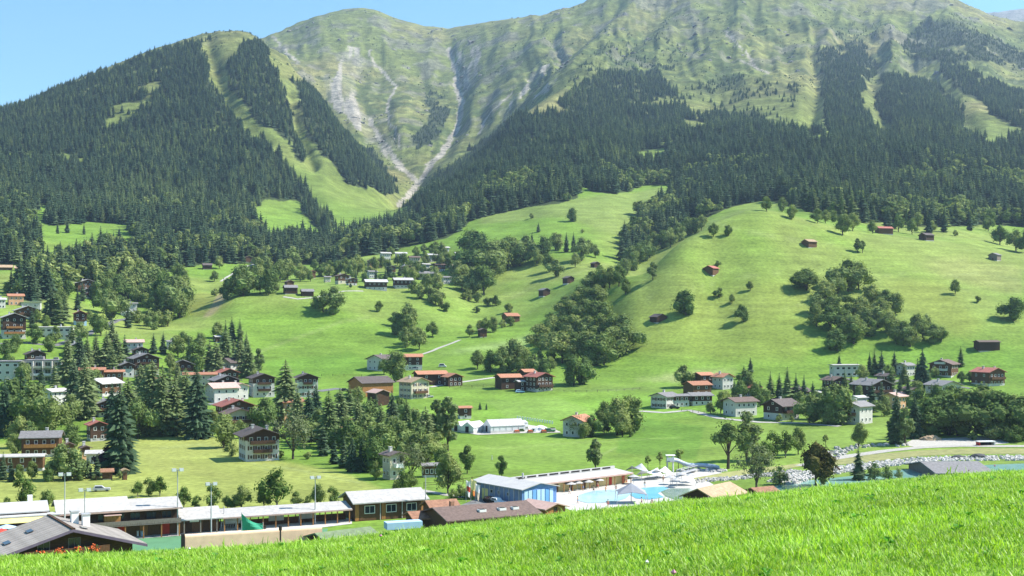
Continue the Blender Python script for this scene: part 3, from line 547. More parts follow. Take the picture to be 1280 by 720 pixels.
# ---------------------------------------------------------------- forests: nearest trees one by one, the rest as scattered woods
KINDCOL = bpy.data.collections.new('forest_tree_kinds')
def simple(nm, geo, mat):
    o = mesh_obj(nm, geo[0], geo[1], mat, linkit=False); KINDCOL.objects.link(o)
for i in range(4): simple(f'a_spruce_{i}', cone_tree(400+i, 11, 8, (.23, .28, .25, .32)[i], .0, .24), M_SPR)
for i in range(2): simple(f'b_larch_{i}', cone_tree(420+i, 12, 8, .21, .03, .14, .8), M_LAR)
for i in range(3): simple(f'c_leafy_{i}', leafy(430+i, 7, 150, .075, .52, .40, .44, .1, core=.8)[:2], M_DEC)
def scatter(name, pts, rot, scl, idx, label):
    me = bpy.data.meshes.new(name); n = len(pts); me.vertices.add(n); me.vertices.foreach_set('co', np.asarray(pts, np.float32).ravel())
    for nm, ty, fld, arr in (('rot3', 'FLOAT_VECTOR', 'vector', rot), ('scl3', 'FLOAT_VECTOR', 'vector', scl), ('kind_index', 'INT', 'value', idx)):
        a = me.attributes.new(nm, ty, 'POINT'); a.data.foreach_set(fld, np.asarray(arr, np.int32 if ty == 'INT' else np.float32).ravel())
    o = bpy.data.objects.new(name, me); link(o); o['kind'] = 'stuff'; o['label'] = label; return o
def scatter_nodes(o, coll):
    ng = bpy.data.node_groups.new('scatter_'+o.name, 'GeometryNodeTree'); ng.interface.new_socket('Geometry', in_out='INPUT', socket_type='NodeSocketGeometry'); ng.interface.new_socket('Geometry', in_out='OUTPUT', socket_type='NodeSocketGeometry')
    gi = ng.nodes.new('NodeGroupInput'); go = ng.nodes.new('NodeGroupOutput'); ci = ng.nodes.new('GeometryNodeCollectionInfo'); ci.inputs[0].default_value = coll; ci.inputs[1].default_value = True; ci.inputs[2].default_value = True
    ip = ng.nodes.new('GeometryNodeInstanceOnPoints'); ip.inputs['Pick Instance'].default_value = True
    def na(nm, ty):
        n = ng.nodes.new('GeometryNodeInputNamedAttribute'); n.data_type = ty; n.inputs[0].default_value = nm; return n.outputs[0]
    L = ng.links.new; L(gi.outputs[0], ip.inputs['Points']); L(ci.outputs[0], ip.inputs['Instance']); L(na('kind_index', 'INT'), ip.inputs['Instance Index'])
    L(na('rot3', 'FLOAT_VECTOR'), ip.inputs['Rotation']); L(na('scl3', 'FLOAT_VECTOR'), ip.inputs['Scale']); L(ip.outputs[0], go.inputs[0])
    md = o.modifiers.new('scatter', 'NODES'); md.node_group = ng
A = np.abs((XG[1:, :-1]-XG[:-1, :-1])*(YG[:-1, 1:]-YG[:-1, :-1])-(XG[:-1, 1:]-XG[:-1, :-1])*(YG[1:, :-1]-YG[:-1, :-1]))
runmin = np.minimum.accumulate(PYG, axis=1); vis = (PYG < runmin+26)
cell = (fm[:-1, :-1] > 0) & vis[:-1, :-1]; cell[:I0] = False; cell[I1:] = False
ci_, cj_ = np.nonzero(cell)
lam = A[ci_, cj_]*fm[ci_, cj_]/1000*np.where(DG[ci_, cj_] > 1300, 1.3, 1.15)
cnt = rng.poisson(lam); rep = np.repeat(np.arange(len(ci_)), cnt); i_ = ci_[rep]; j_ = cj_[rep]; u = rng.random(len(rep)); v = rng.random(len(rep))
bl = lambda G: (G[i_, j_]*(1-u)+G[i_+1, j_]*u)*(1-v)+(G[i_, j_+1]*(1-u)+G[i_+1, j_+1]*u)*v
fx, fy, fz, fd, fpx, fpy = (bl(G) for G in (XG, YG, ZG, DG, PXG, PYG)); fk = fl[i_, j_]
hs = np.interp(fd, [900, 1400, 2000, 2600, 3300], [20.5, 19, 14.5, 11.5, 8.5])*np.clip(rng.normal(.92, .20, len(fx)), .4, 1.4)*(.85+.3*fbm(fx/90, fy/90, 2, 95))
light = (inpoly(fpx, fpy, P('130,225 200,215 250,230 260,262 190,272 130,262')) & (rng.random(len(fx)) < .55)) | (rng.random(len(fx)) < .05+.28*sstep(.52, .66, fbm(fx/110, fy/110, 3, 98)))
leafp = np.where(fd < 1500, np.clip((fbm(fx/70, fy/70, 3, 96)-.50)*4, 0, .8)*np.where((fpy > 225) & (fpx > 420), 1, .5), .0)
leaf = rng.random(len(fx)) < leafp
strip = fk == len(FOREST); leaf |= strip & (rng.random(len(fx)) < .4)
highk = np.array([f[4] == 'high' for f in FOREST]+[False])[fk-1]; hs = np.where(highk, hs*.75, hs)
idx = np.where(leaf, 6+rng.integers(0, 3, len(fx)), np.where(light, 4+rng.integers(0, 2, len(fx)), rng.integers(0, 4, len(fx))))
hs = np.where(leaf, hs*.72, hs)
pxh = hs*F/fd*np.where(vis[i_, j_] & (PYG[i_, j_] < runmin[i_, j_]+4) & (fpx > 3) & (fpx < 1277), 1, 0)
quota = {'con': 296-NTREE['con'], 'dec': 0}
pick = np.zeros(len(fx), bool); order = np.argsort(-pxh); cidx = [q for q in order[:6000] if not leaf[q]][:max(quota['con'], 0)]; pick[cidx] = True
ZONE = {}
def forest_phrase(k, px):
    key = FOREST[k-1][4]
    if key == 'strip': return 'in the dark tree strip above the round wood'
    if key == 'left': return 'in the forest on the lower left mountainside' if px < 260 else 'in the forest at the mouth of the side valley'
    if px < 600: return 'in the forest right behind the upper village'
    if px < 790: return 'along the forest edge above the steep meadow'
    if px < 960: return 'in the forest left behind the right hill'
    return 'in the forest front behind the right hill barns'
for q in np.nonzero(pick)[0]:
    kd = 'L' if light[q] else 'S'; ph = forest_phrase(fk[q], fpx[q])
    plant(kd, Vector((fx[q], fy[q], fz[q]-.3)), hs[q], random.uniform(.9, 1.15), f'tall {KIND[kd]} standing {ph}', f'{KIND[kd]}s {ph}')
rest = ~pick
print('forest trees', rest.sum(), 'individual', NTREE)
def forest_obj(name, m, label):
    n = m.sum(); r3 = np.stack([rng.normal(0, .03, n), rng.normal(0, .03, n), rng.uniform(0, 6.28, n)], -1); w = hs[m]*rng.uniform(.8, 1.4, n); s3 = np.stack([w, w, hs[m]], -1)
    scatter_nodes(scatter(name, np.stack([fx[m], fy[m], fz[m]-.4], -1), r3, s3, idx[m], label), KINDCOL)
keys = np.array([f[4] for f in FOREST])[fk-1]
DWCOL = bpy.data.collections.new('high_ground_kinds'); HR = random.Random(5)
for i in range(3):
    g_ = leafy(450+i, 5, 60, .16, .40, .55, .36, .05, core=.85)[:2]; o = mesh_obj(f'a_shrub_{i}', g_[0], g_[1], M_SPR, linkit=False); DWCOL.objects.link(o)
RKM = barkmat('outcrop_rock', (.21, .20, .18))
for i in range(4):
    V, Fc = [], []
    for k in range(7):
        for z, q in ((-.3, 1.0), (.35, .8), (.7, .45)): a = k*.8976+HR.uniform(-.35, .35); V.append((cos(a)*q*HR.uniform(.6, 1.25), sin(a)*q*HR.uniform(.6, 1.25), z*HR.uniform(.6, 1.5)))
    V.append((HR.uniform(-.2, .2), HR.uniform(-.2, .2), 1.0))
    for k in range(7):
        a, b = 3*k, 3*((k+1) % 7); Fc += [(a, b, b+1, a+1), (a+1, b+1, b+2, a+2), (a+2, b+2, 21)]
    o = mesh_obj(f'b_outcrop_{i}', V, Fc, RKM, linkit=False); DWCOL.objects.link(o)
def high(name, dens, idx0, nk, smin, smax, flat, label):
    lam = A*dens[:-1, :-1]/1000*vis[:-1, :-1]; lam[:I0] = 0; lam[I1:] = 0; lam[DG[:-1, :-1] < 1500] = 0; lam[DG[:-1, :-1] > 4400] = 0
    c = rng.poisson(lam); a_, b_ = np.nonzero(c); rp = np.repeat(np.arange(len(a_)), c[a_, b_]); a_ = a_[rp]; b_ = b_[rp]; n = len(a_); u = rng.random(n); v = rng.random(n)
    q = lambda G: (G[a_, b_]*(1-u)+G[a_+1, b_]*u)*(1-v)+(G[a_, b_+1]*(1-u)+G[a_+1, b_+1]*u)*v
    s_ = smin*(smax/smin)**(rng.random(n)**1.7); pts = np.stack([q(XG), q(YG), q(ZG)-.12*s_], -1); print(name, n)
    scatter_nodes(scatter(name, pts, np.stack([rng.normal(0, .25, n), rng.normal(0, .25, n), rng.uniform(0, 6.28, n)], -1), np.stack([s_, s_*rng.uniform(.7, 1.4, n), s_*flat*rng.uniform(.6, 1.4, n)], -1), idx0+rng.integers(0, nk, n), label), DWCOL)
clus = sstep(.47, .66, fbm(XG/85, YG/85, 4, 201))*(.2+.8*sstep(.45, .62, fbm(XG/24, YG/24, 3, 202)))
high('mountain_shrubs', 5.5*clus*sstep(1900, 2300, DG)*(1-sstep(3000, 3900, DG)*.85)*(1-np.clip(sc+fcol, 0, 1)), 0, 3, 2.2, 6.0, .8, 'dark dwarf shrubs scattered over the high slopes')
rclus = sstep(.52, .66, fbm(XG/110+3, YG/110, 4, 203)+.12*(slope-.55))*(.15+.85*sstep(.48, .6, fbm(XG/30, YG/30, 3, 204)))
high('rock_outcrops', 1.0*(rclus+.3*rk)*sstep(2300, 2800, DG)*(1-np.clip(fcol, 0, 1)), 3, 4, 2.0, 9.5, .5, 'grey rock outcrops on the upper mountain')
forest_obj('spruce_forest', rest & (keys == 'left'), 'dark spruce forest covering the left mountain')
forest_obj('spruce_forest', rest & (keys == 'right'), 'dark spruce forest below the right summit')
forest_obj('mountain_pine_forest', rest & (keys == 'high'), 'scattered small trees near the tree line')
forest_obj('mixed_forest', rest & (keys == 'strip'), 'mixed trees above the left village')
# ---------------------------------------------------------------- building materials
def matte(name, c, var=.18, scale=1.2, rough=.85, spec=.3, bump=.25, streak=False):
    m = newmat(name); tc = N(m, 'ShaderNodeTexCoord'); oi = N(m, 'ShaderNodeObjectInfo'); vec = tc.outputs['Object']
    if streak:
        mp = N(m, 'ShaderNodeMapping'); lk(m, vec, mp.inputs['Vector']); mp.inputs['Scale'].default_value = streak; vec = mp.outputs[0]
    nz = noise(m, scale, 5, vec); col = mixc(m, c, mapr(m, nz, .3, .7, 1-var, 1+var), 1.0, 'MULTIPLY')
    col = mixc(m, col, mapr(m, oi.outputs['Random'], 0, 1, 1-var*.5, 1+var*.5), 1.0, 'MULTIPLY'); princ(m, col, rough, nz, bump, .03, spec); return m
PLASTER = matte('white_plaster', (.56, .545, .51), .08, .5); CREAM = matte('cream_plaster', (.62, .55, .41), .10, .5); STONE = matte('grey_plaster', (.50, .49, .47), .14, .6); ORWALL = matte('orange_plaster', (.62, .36, .20), .1, .5)
WOOD = matte('dark_timber', (.070, .040, .024), .35, 2.0, .8, .2, .4, (1, 1, 6)); BROWN = matte('brown_timber', (.125, .066, .034), .35, 2.0, .8, .2, .4, (5, 5, .6)); ORWOOD = matte('orange_timber', (.36, .17, .06), .35, 1.6, .8, .2, .4, (5, 5, .5)); GREYWOOD = matte('weathered_timber', (.20, .17, .145), .3, 2.0, .9, .2, .4, (5, 5, .6))
RF = dict(grey=matte('grey_slate_roof', (.21, .20, .20), .22, 1.5), dark=matte('dark_brown_roof', (.115, .092, .085), .25, 1.5), terra=matte('terracotta_roof', (.40, .185, .11), .25, 1.8), red=matte('dull_red_roof', (.36, .13, .10), .25, 1.8), pale=matte('pale_grey_roof', (.42, .40, .38), .16, 1.2), pink=matte('pale_pink_roof', (.50, .34, .29), .12, 1.0), brown=matte('brown_roof', (.15, .105, .088), .25, 1.8), olive=matte('olive_roof', (.17, .22, .12), .25, 1.0), white=matte('white_roof', (.47, .46, .45), .08, .6), tan=matte('tan_tile_roof', (.40, .285, .18), .25, 1.6), rust=matte('rust_brown_roof', (.30, .155, .095), .3, 1.4))
METAL = matte('grey_metal', (.45, .45, .46), .1, 1.0, .45, .5); WHITE = matte('white_paint', (.82, .81, .79), .05, 1.0); DARK = matte('dark_opening', (.022, .02, .018), .2); CONC = matte('pale_concrete', (.50, .485, .45), .12, .4); GRAVEL = matte('pale_gravel', (.42, .40, .36), .2, 1.5); ASPH = matte('asphalt', (.16, .16, .16), .2, .8)
BLUE = matte('blue_cladding', (.13, .25, .52), .12, .6); BLUESHADE = matte('shaded_blue_cladding', (.20, .27, .42), .15, .6); BLIGHT = matte('light_blue_panel', (.42, .60, .80), .06, .8); BMID = matte('mid_blue_panel', (.15, .36, .70), .06, .8)  # greyed blue: the hall's cladding with shade put into its colour
YELLOW = matte('yellow_cloth', (.80, .70, .28), .08, 1.0); ORANGE = matte('orange_paint', (.75, .26, .06), .1, 1.0); REDP = matte('red_paint', (.55, .06, .04), .1, 1.0); GREENP = matte('green_court', (.10, .24, .12), .1, .3); OCHRE = matte('ochre_plaster', (.62, .48, .22), .1, .6)
GERAN = matte('geranium_flowers', (.78, .16, .05), .3, 8.0); LEAFG = matte('shrub_green', (.06, .11, .03), .3, 5.0)
def glassmat():
    m = newmat('window_glass'); princ(m, (.03, .035, .045), .12, spec=.6); return m
GLASS = glassmat()
SHUT = matte('brown_shutter', (.10, .055, .035), .15)

# ---------------------------------------------------------------- mesh helpers
def bx(V, Fc, c, s, rz=0.0, taper=None):
    b = len(V); hx, hy, hz = s[0]/2, s[1]/2, s[2]/2; ca, sa = cos(rz), sin(rz)
    for z in (-hz, hz):
        for x, y in ((-hx, -hy), (hx, -hy), (hx, hy), (-hx, hy)): V.append((c[0]+x*ca-y*sa, c[1]+x*sa+y*ca, c[2]+z))
    Fc += [(b+3, b+2, b+1, b), (b+4, b+5, b+6, b+7), (b, b+1, b+5, b+4), (b+1, b+2, b+6, b+5), (b+2, b+3, b+7, b+6), (b+3, b, b+4, b+7)]
def hexa(V, Fc, p):
    """eight points: four below, four above, both counter-clockwise"""
    b = len(V); V += [tuple(q) for q in p]; Fc += [(b+3, b+2, b+1, b), (b+4, b+5, b+6, b+7), (b, b+1, b+5, b+4), (b+1, b+2, b+6, b+5), (b+2, b+3, b+7, b+6), (b+3, b, b+4, b+7)]
def boxes(name, items, mat, parent=None):
    V, Fc = [], []
    for it in items: bx(V, Fc, *it)
    return mesh_obj(name, V, Fc, mat, parent)
def tubes(name, items, mat, parent=None, n=6):
    V, Fc = [], []
    for p0, p1, r in items: tube_pts(V, Fc, p0, p1, r, r, n)
    return mesh_obj(name, V, Fc, mat, parent)
def thing(name, label, cat, loc=(0, 0, 0), rz=0.0, group=None):
    assert 4 <= len(label.split()) <= 16, label
    o = bpy.data.objects.new(name, None); link(o); o.location = loc; o.rotation_euler = (0, 0, rz); o['label'] = label; o['category'] = cat; o.empty_display_size = 1
    if group: o['group'] = group
    return o
def tag(o, label, cat, group=None):
    assert 4 <= len(label.split()) <= 16, label
    o['label'] = label; o['category'] = cat
    if group: o['group'] = group
    return o
def structure(o, label=None):
    o['kind'] = 'structure'
    if label: o['label'] = label
    return o
WCACHE = {}
def window(parent, loc, face, w, h, frame, shutters=False, cross=False, sub=False, name='window'):
    """framed window with its pane set back in the frame; face: outward direction in the parent's axes (degrees)"""
    key = (round(w, 2), round(h, 2), frame.name, shutters, cross)
    if key not in WCACHE:
        V, Fc = [], []; t = .11
        for c, s in (((0, 0, h/2-t/2), (w, .12, t)), ((0, 0, -h/2+t/2), (w, .16, t)), ((-w/2+t/2, 0, 0), (t, .12, h-2*t)), ((w/2-t/2, 0, 0), (t, .12, h-2*t))): bx(V, Fc, c, s)
        if cross: bx(V, Fc, (0, -.01, 0), (.06, .08, h-2*t))
        nf = len(Fc); k = 0
        if shutters:
            for sx in (-1, 1): bx(V, Fc, (sx*(w/2+.27), -.02, 0), (.5, .07, h))
        PV, PF = [], []; bx(PV, PF, (0, .02, 0), (w-2*t-.002, .05, h-2*t-.002))
        a = mesh_obj('window', V, Fc, [frame, SHUT], None, [0]*nf+[1]*(len(Fc)-nf), linkit=False); b = mesh_obj('pane', PV, PF, GLASS, None, linkit=False); WCACHE[key] = (a.data, b.data)
    a, b = WCACHE[key]; o = bpy.data.objects.new(name, a); link(o, parent); o.location = loc; o.rotation_euler = (0, 0, radians(face+90))
    p = bpy.data.objects.new('pane', b); link(p, o); return o
def gable_wall(V, Fc, W, L, z0, H, R, grow=0.0):
    w, l = W/2+grow, L/2+grow; b = len(V)
    V += [(-w, -l, z0), (w, -l, z0), (w, -l, H), (0, -l, R), (-w, -l, H), (-w, l, z0), (w, l, z0), (w, l, H), (0, l, R), (-w, l, H)]
    Fc += [(b, b+1, b+2, b+3, b+4), (b+6, b+5, b+9, b+8, b+7), (b+5, b, b+4, b+9), (b+1, b+6, b+7, b+2), (b+4, b+3, b+8, b+9), (b+3, b+2, b+7, b+8), (b+5, b+6, b+1, b)]
def roof_mesh(name, W, L, H, R, oe, og, mat, parent, t=.24, rise=.03):
    V, Fc = [], []; k = (R-H)/(W/2); we = W/2+oe; l = L/2+og; ze = H-k*oe+rise; zr = R+rise
    for s in (-1, 1):
        a = [(0, -l, zr), (s*we, -l, ze), (s*we, l, ze), (0, l, zr)]
        if s < 0: a = [a[1], a[0], a[3], a[2]]
        hexa(V, Fc, a+[(x, y, z+t) for x, y, z in a])
    return mesh_obj(name, V, Fc, mat, parent)
def fit(box, rot, asp, pitch, D=None, oe=.9, og=1.0):
    x0, y0, x1, y1 = box; px = (x0+x1)/2; r = abs(rot); c, sn = abs(cos(r)), abs(sin(r))
    if r > .8 and asp < 1: asp = 1/asp
    if D is None: D = ground_at(px, y1).y
    pm = D/F; full = (x1-x0)*pm; W = max(full*.7, full-2*(oe*c+og*sn)*.3)/(c+asp*sn); L = W*asp
    D2 = D+.46*(W*sn+L*c); x = (px-640)/F*D2
    R = tan_(pitch)*W/2; z0 = (HOR-y1)/F*D; top = (HOR-y0)/F*D2
    return W, L, max(2.2, top-z0-R-.3), Vector((x, D2, z0))
def tan_(d): return math.tan(radians(d))
def house(name, label, cat, box, rot=25, asp=1.15, pitch=22, roof='grey', wall=PLASTER, timber=None, tz=.55, oe=.9, og=1.0, nf=3, ns=3, frame=WHITE, shut=False, balc=(), chim=1, D=None, group=None, wh=1.25, ww=1.0, sub=True, door=False, tmat=None):
    r = radians(rot); W, L, H, p = fit(box, r, asp, pitch, D, oe, og); R = H+tan_(pitch)*W/2
    if D is None:
        c = [(p.x+x*cos(r)-y*sin(r), p.y+x*sin(r)+y*cos(r)) for x in (-W/2, W/2) for y in (-L/2, L/2)]; g = [float(terr(*q)) for q in c]
        p.z = min(p.z, max(g)); deep = max(.5, p.z-min(g)+.4)
    else: deep = 4.0
    t = thing(name, label, cat, p, r, group); z1 = H if timber is None else H*tz
    V, Fc = [], []
    if timber is None: gable_wall(V, Fc, W, L, -deep, H, R); mesh_obj('wall', V, Fc, wall, t); g = 0
    else:
        if tz > 0: bx(V, Fc, (0, 0, (z1-deep)/2), (W, L, z1+deep)); mesh_obj('wall', V, Fc, wall, t)
        V, Fc = [], []; gable_wall(V, Fc, W, L, z1 if tz > 0 else -deep, H, R, .07); mesh_obj('timber_wall', V, Fc, timber, t); g = .07
    rf = roof_mesh('roof', W, L, H, R, oe, og, RF[roof], t)
    for i in range(chim):
        cx, cy = ((-.16, .12), (.2, -.2))[i % 2]; zc = R-abs(cx)*2*(R-H)*1.0; boxes('chimney', [((cx*W, cy*L, zc+.55), (.75, .75, 1.7)), ((cx*W, cy*L, zc+1.45), (.95, .95, .12))], STONE, rf)
    lev = max(1, int(round(H/2.75))); st = H/lev
    for k in range(lev):
        z = st*k+st*.52; gg = g if (timber is not None and z > z1-.3) else 0
        for n, face, span, off, ax in ((nf, -90, W, L/2, 0), (ns, 180, L, W/2, 1), (ns, 0, L, W/2, 1)):
            if face == 0 and rot > 12: continue
            if face == 180 and rot < -12 and rot > -89: continue
            for q in range(n):
                u = (-.5+(q+.5)/n)*span*.9
                if door and k == 0 and face == -90 and q == n//2: continue
                loc = (u, -off-gg-.03, z) if ax == 0 else ((-1 if face == 180 else 1)*(off+gg+.03), u, z)
                window(t, loc, face, min(ww, span/n*.62), min(wh, st*.62), frame, shut, False)
    if R-H > 2.0 and nf > 1: window(t, (0, -L/2-g-.03, H+(R-H)*.30), -90, .9, min(1.0, (R-H)*.4), frame)
    if door: boxes('door', [((0, -L/2-.04, 1.0), (1.0, .08, 2.0))], BROWN, t)
    for b in balc:
        face, k, ext = b; z = st*k+.02; n = .09; span = (W if face == 'f' else L)*ext; off = (L/2 if face == 'f' else W/2)+g
        its = [((0, -off-.65, z), (span, 1.3, .16)), ((0, -off-1.27, z+.55), (span, .07, .95)), ((-span/2+.04, -off-.63, z+.55), (.07, 1.2, .95)), ((span/2-.04, -off-.63, z+.55), (.07, 1.2, .95))]
        o = boxes('balcony', its, tmat or timber or BROWN, t)
        if face == 'l': o.rotation_euler = (0, 0, radians(-90))
        if face == 'r': o.rotation_euler = (0, 0, radians(90))
    return t, W, L, H, R
hut = lambda label, box, rot=20, roof='brown', timber=WOOD, name='hay_barn', asp=1.1, pitch=24, **k: house(name, label, k.pop('cat', 'barn'), box, rot, asp, pitch, roof, STONE, timber, k.pop('tz', .12), .6, .6, k.pop('nf', 0), 0, BROWN, chim=0, door=k.pop('door', True), **k)

# ---------------------------------------------------------------- the hotel and the left village
def hotel():
    g = ground_at(40, 488); D = 548.; pm = D/F; z0 = -(488-HOR)/F*D; t = thing('hotel', 'white flat roofed hotel of four balconied storeys among dark spruces', 'hotel', ((51-640)*pm, D+6, z0), radians(8))
    W, Dp, H = 46*pm, 11., 37*pm
    boxes('wall', [((0, 0, H/2-2), (W, Dp, H+4))], PLASTER, t)
    boxes('roof', [((0, 0, H+.2), (W+.8, Dp+.8, .4)), ((-3, 2, H+1.0), (3.5, 3, 1.4)), ((4, 2, H+.8), (2, 2, 1.0))], RF['grey'], t)
    fl = 4; sh = H/fl
    for k in range(fl):
        for q in range(4):
            x = (-.5+(q+.5)/4)*W; window(t, (x, -Dp/2-.03, k*sh+sh*.5), -90, W/4*.62, sh*.68, WHITE, cross=True)
            boxes('balcony', [((x, -Dp/2-.7, k*sh+.05), (W/4-.5, 1.4, .15)), ((x, -Dp/2-1.36, k*sh+.55), (W/4-.5, .07, .9))], CREAM if k % 2 else WHITE, t)
    for q in range(5): boxes('fin_wall', [(((-.5+q/4)*W*.985, -Dp/2-.75, H/2-.1), (.25, 1.5, H-.1))], PLASTER, t)
    ww = 31*pm; boxes('wing', [((-W/2-ww/2, -4.0, H/2-2.2), (ww, 14, H+4-.6))], PLASTER, t)
    boxes('wing_roof', [((-W/2-ww/2, -4.0, H-.1), (ww+.7, 14.7, .4))], RF['grey'], t)
    for k in range(fl):
        for q in range(3): window(t, (-W/2-ww*(.2+.3*q), -11.03, k*sh+sh*.5), -90, 1.7, 1.3, WHITE)
hotel()
house('chalet', 'dark timber chalet on white ground floor, leftmost above the hotel', 'house', (-3, 391, 36, 424), 28, 1.0, 20, 'pale', PLASTER, WOOD, .42, 1.2, 1.4, 3, 3, balc=(('f', 1, .9), ('f', 2, .7)), chim=1, tmat=ORWOOD)
house('chalet', 'broad brown timber chalet just behind the dark leftmost chalet', 'house', (14, 382, 53, 399), 28, .9, 20, 'pale', STONE, BROWN, .25, 1.1, 1.3, 4, 3, balc=(('f', 1, .8),))
house('orange_house', 'small pale orange house with a terracotta roof above two chalets', 'house', (8, 367, 31, 382), -62, 1.3, 20, 'terra', ORWALL, None, .5, .7, .8, 2, 3)
house('white_house', 'small white house at the far left beside the orange house', 'house', (-9, 372, 8, 386), -60, 1.3, 20, 'white', PLASTER, None, .5, .6, .7, 2, 3)
house('garage', 'long low garage with olive roof below the orange house', 'garage', (26, 377, 52, 386), -75, .5, 6, 'olive', STONE, None, .5, .5, .5, 2, 2, chim=0)
house('chalet', 'brown chalet with pale roof high beside the round wood', 'house', (91, 349, 124, 367), 30, .95, 20, 'pale', STONE, BROWN, .2, 1.1, 1.3, 4, 3, balc=(('f', 1, .85),))
house('chalet', 'little dark chalet right below the brown chalet beside the round wood', 'house', (102, 360, 117, 373), 30, 1.0, 22, 'grey', STONE, WOOD, .2, .8, .9, 2, 2)
house('chalet', 'small dark wooden house on a pale blue ground floor', 'house', (89, 388, 111, 407), 22, 1.2, 24, 'red', BLIGHT, WOOD, .4, .8, 1.0, 2, 2, balc=(('f', 1, .7),))
house('white_house', 'white house with flat grey roof below the round wood', 'house', (149, 378, 173, 396), -70, 1.4, 8, 'grey', PLASTER, None, .5, .8, .8, 2, 3, balc=(('r', 1, .6),), tmat=WHITE)
house('white_bungalow', 'long low white building with a pale flat roof', 'house', (49, 408, 92, 424), -82, .35, 4, 'pale', PLASTER, None, .5, .6, .6, 1, 5, ww=2.0)
house('white_house', 'white house with a pale brown roof above the dark chalets', 'house', (154, 424, 181, 442), -70, 1.2, 18, 'pink', PLASTER, None, .5, .8, .9, 2, 3)
house('chalet', 'dark roofed chalet tucked behind the big pale edged chalet', 'house', (163, 433, 188, 448), 25, 1.0, 22, 'dark', STONE, WOOD, .2, .8, 1.0, 3, 2)
house('chalet', 'big dark chalet with pale roof edges and white base', 'house', (158, 441, 202, 470), 30, 1.0, 20, 'grey', PLASTER, WOOD, .35, 1.3, 1.5, 4, 3, balc=(('f', 1, .85), ('f', 2, .6)))
house('chalet', 'white fronted chalet at the left of the big dark chalet', 'house', (147, 452, 170, 472), 25, 1.1, 22, 'grey', PLASTER, WOOD, .7, 1.0, 1.1, 2, 2)
house('white_house', 'little white house between the spruces beside the meadow wood', 'house', (207, 425, 220, 438), -65, 1.2, 16, 'grey', PLASTER, None, .5, .6, .7, 2, 2)
house('chalet', 'wide dark gabled chalet with pale roof in the spruce gap', 'house', (212, 449, 245, 470), 15, 1.0, 21, 'grey', PLASTER, WOOD, .4, 1.1, 1.3, 3, 2, balc=(('f', 1, .8),))
house('long_house', 'long brown house with terracotta roof, left one of two', 'house', (98, 459, 133, 484), -72, .8, 12, 'terra', CREAM, BROWN, .3, .9, 1.0, 2, 4)
house('long_house', 'long brown house with terracotta roof, right one of two', 'house', (122, 462, 156, 484), -72, .6, 12, 'terra', CREAM, BROWN, .3, .9, 1.0, 2, 4)
house('chalet', 'chalet with a broad pale slanted roof below the terracotta houses', 'house', (108, 472, 151, 496), -28, 1.1, 20, 'pale', STONE, BROWN, .25, 1.3, 1.3, 3, 3, chim=0)
house('white_house', 'white house with grey roof and white chimney below the hotel', 'house', (54, 485, 84, 512), -35, 1.1, 16, 'pale', PLASTER, None, .5, .9, 1.0, 3, 3, balc=(('f', 1, .6),))
house('chalet', 'dark roofed house peeping over the hotel roof', 'house', (28, 437, 60, 456), 30, 1.0, 22, 'dark', STONE, WOOD, .2, 1.0, 1.1, 2, 2, chim=2)
house('shed', 'small shed with a pale roof at the edge of the meadow', 'shed', (266, 419, 283, 429), -60, 1.3, 15, 'pale', STONE, WOOD, .2, .6, .6, 1, 1, chim=0)
house('grey_roof_house', 'house with a steep dark roof beside the bright meadow', 'house', (275, 447, 308, 470), -38, 1.2, 26, 'dark', PLASTER, None, .5, .9, .9, 2, 3)
house('chalet', 'dark chalet with red roof below the steep grey roof', 'house', (268, 460, 300, 478), 28, 1.0, 21, 'red', STONE, WOOD, .2, 1.0, 1.2, 3, 2)
house('chalet', 'dark chalet with slate roof above the pink roofed houses', 'house', (259, 468, 302, 494), 28, 1.0, 21, 'grey', PLASTER, WOOD, .35, 1.1, 1.3, 4, 3, balc=(('f', 1, .8),))
house('long_house', 'low house with half orange and grey roof among spruces', 'house', (228, 465, 272, 484), -75, .45, 14, 'terra', CREAM, None, .5, .8, .8, 1, 4)
house('pink_roof_house', 'house with a wide pale pink roof beside white walls', 'house', (254, 478, 300, 504), -55, 1.0, 18, 'pink', PLASTER, None, .5, 1.0, 1.0, 3, 3)
house('pink_roof_house', 'small white house with pink roof behind the large pink roof', 'house', (284, 478, 312, 500), 35, 1.0, 20, 'pink', PLASTER, None, .5, .8, .9, 2, 2)
house('chalet', 'red roofed dark chalet below the pink roofed houses', 'house', (266, 498, 321, 526), 28, .95, 20, 'red', STONE, BROWN, .2, 1.3, 1.4, 4, 3, balc=(('f', 1, .85),), chim=2)
house('chalet', 'cream chalet with brown roof and dark windows under the red roof', 'house', (274, 509, 320, 540), 26, .95, 20, 'brown', CREAM, None, .5, 1.2, 1.3, 4, 3, shut=True, balc=(('f', 1, .8),), tmat=BROWN)
house('chalet', 'white chalet with dark balconied right half beside tall larch', 'house', (308, 466, 346, 497), 24, 1.0, 20, 'dark', PLASTER, WOOD, .72, 1.2, 1.3, 3, 3, balc=(('f', 1, .6), ('f', 2, .6)))
house('chalet', 'white three storey chalet with dark window rows by the meadow', 'house', (366, 466, 400, 497), 18, .9, 20, 'dark', PLASTER, WOOD, .88, 1.2, 1.3, 4, 2, shut=True, balc=(('f', 2, .45),))
house('chalet', 'large white chalet with brown balconies beside the mown meadow', 'house', (293, 533, 354, 577), 24, 1.0, 20, 'dark', PLASTER, WOOD, .80, 1.6, 1.7, 4, 3, shut=True, balc=(('f', 1, .55), ('f', 2, .75)), chim=2)
house('orange_roof_house', 'house with a broad orange roof behind the big larch', 'house', (346, 497, 381, 532), -60, 1.1, 18, 'terra', ORWALL, None, .5, .9, .9, 2, 3)
